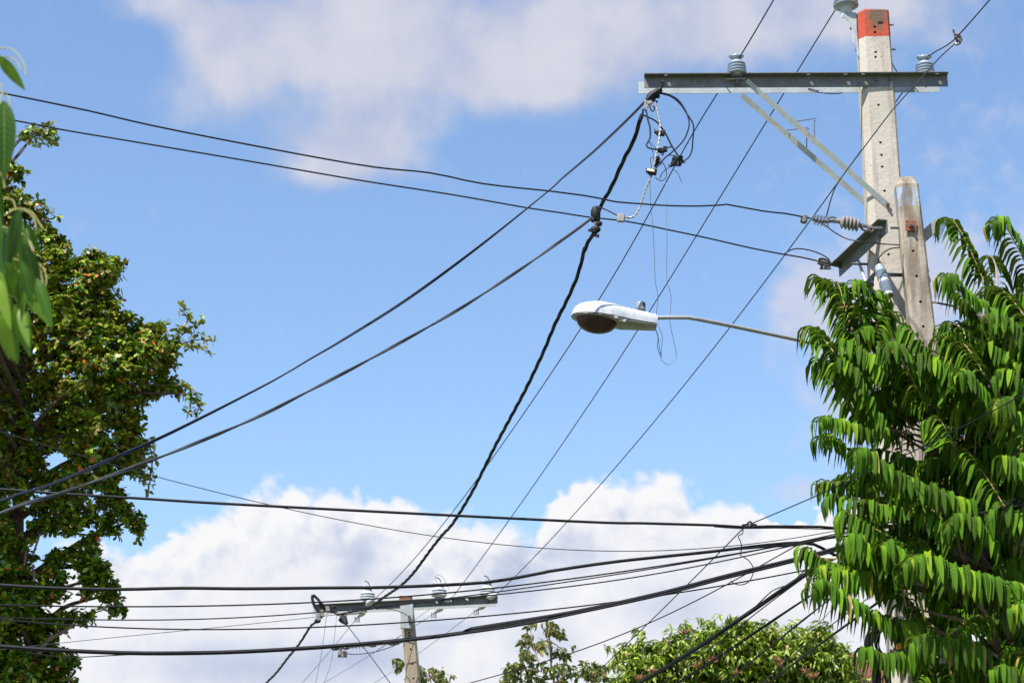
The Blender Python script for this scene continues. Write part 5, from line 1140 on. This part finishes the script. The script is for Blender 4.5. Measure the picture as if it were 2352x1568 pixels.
fr('J', [(1960, 1100), (1880, 1000), (1780, 870), (1680, 790), (1610, 810), (1580, 850)], 14.4)
fr('J', [(1900, 1200), (1800, 1100), (1690, 1010), (1620, 1010), (1590, 1050)], 14.3, 1.1)
fr('J', [(480, 1150), (420, 1000), (300, 790), (230, 712), (180, 705), (155, 735)], 14.9)
fr('J', [(500, 1180), (440, 1000), (400, 850), (360, 745), (310, 745), (275, 800)], 14.8)
fr('J', [(560, 1200), (540, 1000), (520, 800), (505, 740), (470, 760)], 14.8, .95)
fr('J', [(580, 1200), (565, 1000), (548, 800), (560, 745), (590, 770), (610, 800)], 14.8, .9)
fr('J', [(600, 1200), (620, 950), (640, 850), (690, 825), (750, 870), (785, 910)], 14.7, .9)
fr('J', [(640, 1250), (700, 1050), (760, 980), (820, 1010), (850, 1080)], 14.6)
fr('J', [(420, 1500), (340, 1330), (250, 1210), (180, 1120), (135, 1120), (115, 1160)], 14.6)
fr('J', [(1300, 1600), (1180, 1400), (1060, 1250), (960, 1130), (905, 1125), (875, 1165)], 14.3, 1.1)
fr('J', [(1500, 1480), (1400, 1320), (1300, 1210), (1220, 1190), (1170, 1230)], 14.2, 1.0)
fr('J', [(1560, 1500), (1470, 1340), (1400, 1250), (1350, 1235), (1310, 1265)], 14.1, 1.0)
fr('three', [(430, 345), (350, 355), (270, 330), (190, 300), (140, 297), (115, 325)], 14.6, .9)
fr('three', [(420, 520), (330, 480), (250, 440), (180, 395), (140, 385), (115, 410)], 14.8, .9)
fr('three', [(830, 700), (720, 660), (600, 608), (450, 535), (370, 470), (320, 450), (290, 480)], 14.2, 1.05)
fr('three', [(420, 620), (330, 610), (230, 612), (170, 605), (125, 610), (105, 640)], 14.7, .85)
fr('three', [(560, 740), (480, 722), (370, 705), (260, 680), (190, 675), (150, 700)], 14.5, .9)
fr('three', [(780, 850), (700, 770), (620, 690), (560, 630), (515, 625), (490, 665)], 14.1, 1.05)
fr('three', [(1010, 720), (950, 620), (890, 530), (830, 450), (780, 440), (752, 480)], 14.2, 1.05)
fr('three', [(520, 900), (430, 850), (340, 800), (270, 750), (235, 750), (212, 785)], 14.2, .95)
fr('three', [(470, 1010), (380, 950), (320, 880), (280, 862), (245, 885)], 14.1, 1.15)
fr('three', [(540, 1200), (515, 1060), (490, 940), (450, 890), (415, 920)], 14.1, 1.15)
fr('three', [(1060, 1110), (1000, 1090), (880, 1045), (760, 1005), (650, 960), (570, 965), (520, 1010)], 14.0, 1.15)
fr('three', [(760, 1060), (700, 985), (650, 915), (610, 880), (570, 905)], 14.05, 1.05)
fr('three', [(300, 1030), (200, 995), (120, 960), (70, 915), (40, 915), (18, 945)], 14.6, .95)
fr('three', [(520, 1030), (430, 1028), (340, 1042), (250, 1038), (170, 1018), (120, 1020), (95, 1060)], 14.2, 1.05)
fr('three', [(600, 1280), (500, 1270), (400, 1245), (320, 1205), (230, 1150), (150, 1085), (100, 1085), (75, 1120)], 14.3, 1.0)
fr('three', [(960, 900), (900, 830), (850, 780), (800, 755), (760, 780), (735, 820)], 14.1)
fr('three', [(1160, 800), (1090, 765), (1030, 720), (980, 725), (948, 765)], 14.0, 1.05)
fr('three', [(620, 1410), (540, 1430), (470, 1432), (400, 1418), (345, 1400), (305, 1420)], 14.2, .95)
fr('three', [(920, 1400), (820, 1370), (740, 1362), (660, 1350), (600, 1352), (560, 1390)], 14.0, 1.1)
fr('three', [(760, 1330), (810, 1290), (860, 1255), (900, 1245), (945, 1275)], 14.0, .95)
fr('three', [(760, 420), (730, 350), (700, 305), (665, 305), (640, 340)], 14.2, 1.0)
fr('three', [(1170, 1480), (1110, 1430), (1060, 1425), (1020, 1450)], 13.9, 1.1)
fr('three', [(1130, 1570), (1050, 1500), (990, 1485), (945, 1520)], 13.9, 1.0)
fr('three', [(1180, 1160), (1110, 1100), (1075, 1100), (1045, 1150)], 14.0, 1.0)
fr('three', [(1180, 1290), (1120, 1210), (1070, 1180), (1030, 1220)], 14.0, 1.0)
fr('three', [(620, 200), (560, 90), (520, 10), (480, -50), (440, -60)], 14.4)
fr('three', [(330, 330), (260, 190), (200, 90), (150, 30), (115, 20), (90, 50)], 14.6)
fr('three', [(420, 330), (350, 200), (300, 90), (260, 30), (220, 20)], 14.5)
fr('three', [(830, 260), (780, 160), (720, 70), (660, 10), (620, 0), (590, 40)], 14.3, 1.05)
fr('three', [(1150, 230), (1090, 130), (1040, 70), (1000, 65), (970, 110)], 14.1)
fr('three', [(1130, 420), (1070, 310), (1020, 220), (985, 215), (955, 260)], 14.1)
fr('three', [(1180, 640), (1110, 560), (1050, 500), (1000, 490)], 14.0)
fr('three', [(980, 330), (920, 220), (860, 120), (810, 70), (780, 90)], 14.3)
POLY_R = [(1900, 700), (1990, 690), (2040, 740), (2085, 830), (2150, 850), (2190, 740), (2235, 700), (2300, 640), (2440, 600), (2440, 1640), (2100, 1640), (2030, 1540), (2120, 1500), (2100, 1430), (2040, 1360), (1920, 1310), (1900, 1270), (1960, 1220), (1965, 1150), (1930, 1100), (2000, 1040), (2020, 980), (1960, 950), (1915, 860)]
GAPS = [(2300, 1440, 60, 60), (2063, 1430, 55, 40), (2180, 700, 30, 60), (2248, 800, 22, 28), (2195, 800, 14, 30), (2152, 1075, 22, 34)]
while len(FR) < 330:
    x, y = rnd.uniform(1900, 2440), rnd.uniform(640, 1620)
    if not in_poly(x, y, POLY_R) or any(((x - a) / c) ** 2 + ((y - b) / d_) ** 2 < 1 for a, b, c, d_ in GAPS): continue
    L_ = rnd.uniform(80, 170); a = rnd.uniform(R(115), R(175)) if rnd.random() < .8 else rnd.uniform(R(20), R(100)); dx, dy = math.cos(a), -math.sin(a) * .8
    tip = (x + dx * L_, y + dy * L_); mid = (x + dx * L_ * .55, y + dy * L_ * .6 - 8); endp = (tip[0] + dx * 18, tip[1] + 16)
    if tip[0] < 1915 or not in_poly(tip[0], tip[1] + 10, POLY_R): continue
    Y = rnd.uniform(14.5, 15.25) if rnd.random() < .50 else rnd.uniform(16.6, 17.6)
    FR.append(([(x, y), mid, tip, endp], Y, rnd.uniform(.8, 1.05)))
idxs = []; mats3 = []; poss = []; scls = []; yel = []; stem = MB(); bases = []
for fi, (P, Y, size) in enumerate(FR):
    hand = fi < 51; dYt = rnd.uniform(-.10, .10)
    p3 = [at(x, y, Y + dYt * i + (0 if hand else .0)) for i, (x, y) in enumerate(P)]
    sp_ = spline(p3, step=.016); n = len(sp_)
    Ls = sum((sp_[i + 1] - sp_[i]).length for i in range(n - 1)); nl = max(6, int(Ls / .0175)); T_, N_ = frames(sp_)
    stem.tube(sp_[::3] + [sp_[-1]], list(np.linspace(.0065, .002, len(sp_[::3]) + 1)), 5); bases.append(sp_[0])
    lyel = rnd.random() < .08
    for i in range(nl):
        f_ = (i + .5) / nl; k = min(n - 1, int(f_ * (n - 1))); t = T_[k]; side = 1 if i % 2 else -1
        hor = t.cross(Vector((0, 0, 1)))
        if hor.length < .25: hor = Vector((0, 1, 0)) - t * t.y
        hor.normalize(); yo = hor * side * rnd.uniform(.55, 1.0) + t * (.25 + .75 * f_ ** 2) + Vector((rnd.gauss(0, .06), rnd.gauss(0, .06), rnd.gauss(0, .06)))
        yo.z *= .5
        if yo.length < .1: yo = t.copy()
        yo.normalize(); up_ = Vector((0, 0, 1)) + t * rnd.gauss(0, .12)
        X = t + Vector((rnd.gauss(0, .14), rnd.gauss(0, .18), 0)); X = X - Vector((0, 0, 1)) * X.z * .85
        X = X - yo * X.dot(yo)
        if X.length < .15: X = yo.cross(Vector((0, 0, 1)))
        # near the tip the blades face along the stalk
        Xt = yo.cross(Vector((0, 0, 1))); Xt = Xt if Xt.dot(X) > 0 else -Xt
        X = X.normalized().lerp(Xt.normalized(), min(1, max(0, (f_ - .72) / .28))); X.normalize()
        Z = X.cross(yo); 
        if Z.z < 0: X = -X; Z = -Z
        yo = Z.cross(X)
        mats3.append(np.array([[X.x, yo.x, Z.x], [X.y, yo.y, Z.y], [X.z, yo.z, Z.z]])); poss.append(tuple(sp_[k])); idxs.append(rnd.randrange(5))
        grow = .55 + .45 * math.sin(math.pi * min(1, .25 + .75 * (1 - f_)) ** .8)
        scls.append(.262 * size * rnd.uniform(.80, 1.08) * (1.0 if f_ < .9 else .85)); yel.append(rnd.random() < (.25 if lyel and f_ < .35 else .012))
idxs = np.array(idxs); mats3 = np.array(mats3); poss = np.array(poss); scls = np.array(scls); yel = np.array(yel)
V, Fq, UV = instance(T_hang, idxs, mats3, poss, scls)
order = np.concatenate([np.where(idxs == t)[0] for t in range(5)]); zz = np.repeat(yel[order].astype(int), len(T_hang[0][1]))
bigmesh('crown', V, Fq, UV, ['leaf_droop', 'leaf_yellow'], rtree, zz)
trk = [RB, at(2345, 1640, 15.4), at(2320, 1450, 15.4), at(2300, 1250, 15.35), at(2320, 1050, 15.3), at(2330, 850, 15.3), at(2345, 700, 15.2)]
branch_tree(trk, [.11, .085, .07, .06, .045, .03, .015], [b for b in bases], rng, r_end=.007, parent=rtree, extra=((stem, 'twig'),))

# ---------------------------------------------------------------- mango tree in the background
def tuft_tree(name, label, poly, Y, n, leaf, temps, material, rseed, trunk_px, nl=9, depth=1.4, holes=(), up=.1, tw=True, edge=6, mix=None, cl_r=.16, group=None, spread=1.0, tr=.16):
    rng = np.random.default_rng(rseed); rnd = random.Random(rseed)
    tx = at(trunk_px, 1568, Y).x; root = thing(name, Vector((tx, Y, ground_h(tx, Y))), label, 'tree', group)
    xs_ = [p[0] for p in poly]; ys_ = [p[1] for p in poly]; cl = []
    top_only = [p for p in poly if p[1] < 1600]
    while len(cl) < n:
        x, y = rnd.uniform(min(xs_), max(xs_)), rnd.uniform(min(ys_), max(ys_))
        if not in_poly(x, y, poly): continue
        if any(((x - a) / c) ** 2 + ((y - b) / d_) ** 2 < 1 for a, b, c, d_ in holes): continue
        dd = dist_poly(x, y, top_only)
        if dd < edge: continue
        dm = min(dd * .0075 * 1.2, depth); cl.append(at(x, y, Y + rnd.uniform(-1, 1) * dm))
    ros = []
    for c in cl:
        for k in range(3): ros.append(c + Vector((rnd.gauss(0, cl_r), rnd.gauss(0, cl_r), rnd.gauss(0, cl_r * .7))))
    ros = np.array([tuple(v) for v in ros])
    idx, Mx, C, S_ = rosettes(ros, rng, nl, leaf, temps, up=up, spread=spread)
    V, Fq, UV = instance(temps, idx, Mx, C, S_); bigmesh('crown', V, Fq, UV, material, root)
    base = Vector(root.location); c0 = at(trunk_px, 1640, Y)
    topp = Vector(max(cl, key=lambda v: v.z)); tips = [cl[i] for i in range(0, len(cl), max(1, len(cl) // 60))]
    branch_tree([base, c0, c0.lerp(topp, .5), topp.lerp(c0, .15)], [tr, tr * .7, tr * .4, .02], tips, rng, r_end=.01, parent=root)
    return root, cl
MP = [(1410, 1560), (1422, 1530), (1420, 1500), (1445, 1482), (1482, 1478), (1510, 1494), (1524, 1500), (1530, 1478), (1560, 1478), (1562, 1450), (1590, 1450), (1600, 1425), (1625, 1424), (1640, 1440), (1665, 1448), (1700, 1428), (1735, 1432), (1748, 1462), (1760, 1458), (1797, 1448), (1830, 1455), (1862, 1440), (1892, 1446), (1900, 1475), (1930, 1495), (1950, 1535), (1958, 1580), (1960, 1640), (1400, 1640)]
mango, mcl = tuft_tree('mango_tree', 'bright mango tree with narrow drooping leaves at the bottom edge right of centre', MP, 34, 950, .195, T_mango, 'leaf_mango', 31, 1680, nl=9, depth=2.0, up=.25, edge=5, holes=((1745, 1530, 14, 10),))
rnd = random.Random(9); M['panicle'] = simple('reddish_flower_panicle', (0.20, 0.085, 0.03), .8)
for x, y in [(1796, 1532), (1784, 1520), (1602, 1532), (1572, 1455), (1850, 1545), (1500, 1545), (1470, 1560), (1690, 1548), (1870, 1556), (1640, 1520)]:
    mb = MB(); p_ = at(x, y, 32.4)
    for j in range(14):
        d_ = Vector((rnd.gauss(0, .5), rnd.gauss(0, .4), rnd.uniform(.2, 1))).normalized() * rnd.uniform(.05, .15); mb.tube([p_, p_ + d_ * .6, p_ + d_], [.006, .011, .003], 4)
    build(mb, 'flower_panicle', 'panicle', mango)
# sparse tree: hand placed twigs carrying olive tufts
def twig_tree(name, label, Y, trunk, twigs, leaf, seed, tufts=(), material='leaf_olive', nl=5, dens=.10, tr=.05):
    rng = np.random.default_rng(seed); rnd = random.Random(seed)
    t3 = [at(x, y, Y) for x, y in trunk]; gx = t3[0].x; root = thing(name, Vector((gx, Y, ground_h(gx, Y))), label, 'tree')
    mb = MB(); mb.tube(spline([Vector(root.location)] + t3, step=.3), list(np.linspace(tr, .008, len(spline([Vector(root.location)] + t3, step=.3)))), 7)
    ros = []
    for T_ in twigs:
        p3 = [at(x, y, Y + rnd.uniform(-.5, .5)) for x, y in T_]; sp_ = spline(p3, step=.06); mb.tube(sp_, list(np.linspace(.012, .005, len(sp_))), 5)
        for i, p_ in enumerate(sp_):
            if i > len(sp_) * .35 and rnd.random() < dens * 5: ros.append(p_ + Vector((rnd.gauss(0, .04), rnd.gauss(0, .05), rnd.gauss(-.02, .04))))
        for k in range(3): ros.append(sp_[-1] + Vector((rnd.gauss(0, .06), rnd.gauss(0, .06), rnd.gauss(-.03, .05))))
    for x, y, rx, ry, n in tufts:
        for k in range(n): (ros.append(at(x + rnd.gauss(0, rx * .5), y + rnd.gauss(0, ry * .5), Y + rnd.gauss(0, .25))) if k < n * .34 else None)
    ros = np.array([tuple(v) for v in ros]); idx, Mx, C, S_ = rosettes(ros, rng, nl, leaf, T_ol, up=-.25)
    V, Fq, UV = instance(T_ol, idx, Mx, C, S_); bigmesh('crown', V, Fq, UV, material, root)
    build(mb, 'trunk', 'bark', root); return root
T_ol = [leaf_template(1, .42, 4, lan_prof, d, .3) for d in (.7, 1.2, 1.6)]
Q7 = lambda *p: q('seven', *p)
twig_tree('sparse_tree', 'sparse tree with olive and yellowing leaves at the bottom edge left of the mango tree', 31, [(1275, 1640), (1268, 1560), (1264, 1500), (1258, 1450), (1262, 1428)],
          [Q7((575, 940), (560, 800), (555, 720), (570, 680)), Q7((490, 950), (450, 820), (432, 720), (430, 690)), Q7((560, 800), (610, 830), (660, 870)), Q7((560, 760), (540, 800), (510, 830)), Q7((470, 900), (420, 870), (400, 800)), Q7((470, 930), (400, 930), (390, 900)), Q7((560, 980), (640, 950), (700, 970)),
           Q7((500, 1000), (380, 980), (320, 960)), Q7((560, 1050), (440, 1020), (300, 1010)), Q7((600, 1078), (700, 1040), (850, 990), (880, 1000)), Q7((700, 1040), (780, 980)), Q7((440, 1078), (330, 1050), (260, 1050)), Q7((560, 740), (590, 720), (610, 740))], .135, 41,
          tufts=((1266, 1432, 10, 12, 10), (1277, 1450, 8, 10, 8), (1246, 1478, 10, 16, 14), (1290, 1496, 16, 10, 16), (1210, 1500, 12, 14, 16), (1214, 1465, 8, 12, 8), (1182, 1532, 18, 12, 26), (1225, 1540, 26, 16, 30), (1262, 1530, 24, 16, 26), (1300, 1540, 22, 16, 22), (1375, 1535, 22, 12, 30), (1380, 1555, 24, 12, 26), (1345, 1540, 12, 10, 10), (1165, 1556, 30, 12, 34), (1230, 1560, 30, 12, 34), (1290, 1562, 26, 10, 26), (1337, 1518, 8, 6, 5)), dens=.04)
twig_tree('sparse_tree', 'small branches of olive leaves showing on both sides of the brown far pole', 30.6, [(975, 1680), (985, 1620), (990, 1570), (985, 1550)],
          [[(985, 1560), (968, 1530), (966, 1532)], [(1000, 1566), (985, 1545), (1000, 1536), (1016, 1545)], [(975, 1600), (940, 1540), (922, 1522)]], .135, 43,
          tufts=((915, 1521, 7, 8, 9), (968, 1538, 8, 10, 9), (972, 1560, 8, 8, 9), (1008, 1548, 10, 10, 16), (1018, 1556, 6, 8, 8)), dens=.03, tr=.035)

# ---------------------------------------------------------------- near branch at the upper left, out of focus
rng = np.random.default_rng(5); rnd = random.Random(5)
YN = 6.2; nb = Vector((at(-420, 800, YN).x, YN, 0))
near = thing('mango_tree', nb, 'blurred near branch with big glossy hanging leaves and arched pale stalks at the upper left', 'tree')
T_near = [leaf_template(1, w_ * .66, 8, lan_prof, .25, f, 0, .06) for w_, f in ((.34, .35), (.42, .2), (.30, .6))]
NL = [((-5, 128), (58, 205), .36), ((10, 232), (8, 400), .50), ((0, 240), (-10, 380), .5), ((-5, 505), (15, 640), .5), ((62, 512), (92, 590), .34), ((55, 560), (100, 690), .36), ((42, 620), (110, 745), .34), ((30, 610), (-5, 720), .36), ((62, 660), (40, 740), .30), ((5, 700), (48, 832), .42), ((0, 715), (25, 830), .36), ((20, 520), (-10, 650), .5), ((40, 520), (20, 690), .4), ((85, 640), (118, 740), .26), ((-10, 300), (0, 430), .45), ((-15, 400), (-5, 520), .45), ((-5, 620), (10, 720), .45), ((15, 600), (55, 700), .4), ((50, 600), (75, 700), .3)]
idx = []; mt = []; ps = []; sc2 = []
for k in range(22):
    x, y = rnd.uniform(-25, 70), rnd.uniform(470, 650) if k % 3 else rnd.uniform(640, 720); L_ = rnd.uniform(80, 130); sw = rnd.uniform(-20, 26)
    NL.append(((x, y), (min(x + sw, 100), min(y + L_, 825)), .33))
for a, b, w_ in NL:
    Y = YN + rnd.uniform(-.16, .16); A_, B_ = at(*a, Y), at(*b, Y + rnd.uniform(-.05, .05)); d_ = B_ - A_
    u_ = Vector((rnd.gauss(0, .35), -1, rnd.gauss(.4, .2))); X = d_.cross(u_).normalized(); yv = d_.normalized(); Z = X.cross(yv)
    mt.append(np.array([[X.x, yv.x, Z.x], [X.y, yv.y, Z.y], [X.z, yv.z, Z.z]])); ps.append(tuple(A_)); sc2.append(d_.length); idx.append(0 if w_ < .36 else 1)
V, Fq, UV = instance(T_near, np.array(idx), np.array(mt), np.array(ps), np.array(sc2)); bigmesh('crown', V, Fq, UV, 'leaf_near', near)
mb = MB()
QL = lambda *p: q('L', *p)
for S in (QL((-40, 100), (0, 92), (50, 96), (90, 135), (112, 180), (116, 215)), QL((-20, 145), (0, 132), (40, 130), (75, 155), (92, 190)), QL((-20, 240), (0, 245), (12, 270), (5, 320), (-2, 350)), QL((0, 285), (30, 300), (45, 325), (42, 350)), QL((-10, 760), (40, 755), (62, 770), (70, 800), (100, 810)),
          QL((20, 830), (60, 805), (100, 800), (140, 815), (165, 850), (190, 890)), QL((40, 810), (90, 800), (140, 830), (160, 880), (155, 910)), QL((-20, 890), (20, 880), (60, 905), (85, 950), (80, 1010)), QL((0, 950), (50, 930), (95, 925), (130, 940), (145, 975)), QL((20, 940), (70, 900), (120, 930), (150, 1000), (175, 1060), (190, 1130)),
          QL((-20, 1150), (30, 1145), (75, 1165), (105, 1215), (105, 1275)), QL((-20, 1190), (40, 1180), (75, 1200), (95, 1240), (100, 1280)), QL((0, 640), (15, 670), (20, 710)), QL((130, 1010), (190, 1060), (205, 1110), (200, 1150)), QL((-40, 1020), (60, 1020), (130, 1060), (160, 1100))):
    Y = YN + rnd.uniform(-.1, .1); mb.tube(spline([at(x, y, Y) for x, y in S], step=.01), .0024, 6)
st_ = mb; mb = MB(); tk = [nb, Vector((nb.x, YN, 1.5)), at(-430, 1000, YN), at(-400, 500, YN), at(-380, 0, YN)]; mb.tube(spline(tk, step=.2), list(np.linspace(.09, .03, len(spline(tk, step=.2)))), 10)
for y0_, pts_ in ((700, [(-40, 640), (0, 560)]), (300, [(-60, 200), (-20, 110)]), (900, [(-40, 760), (0, 680)])): mb.tube(spline([at(-400, y0_, YN)] + [at(*p_, YN) for p_ in pts_], step=.05), .008, 6)
mb.add(st_.v, st_.f, 1); build(mb, 'trunk', ['bark', 'stem'], near)
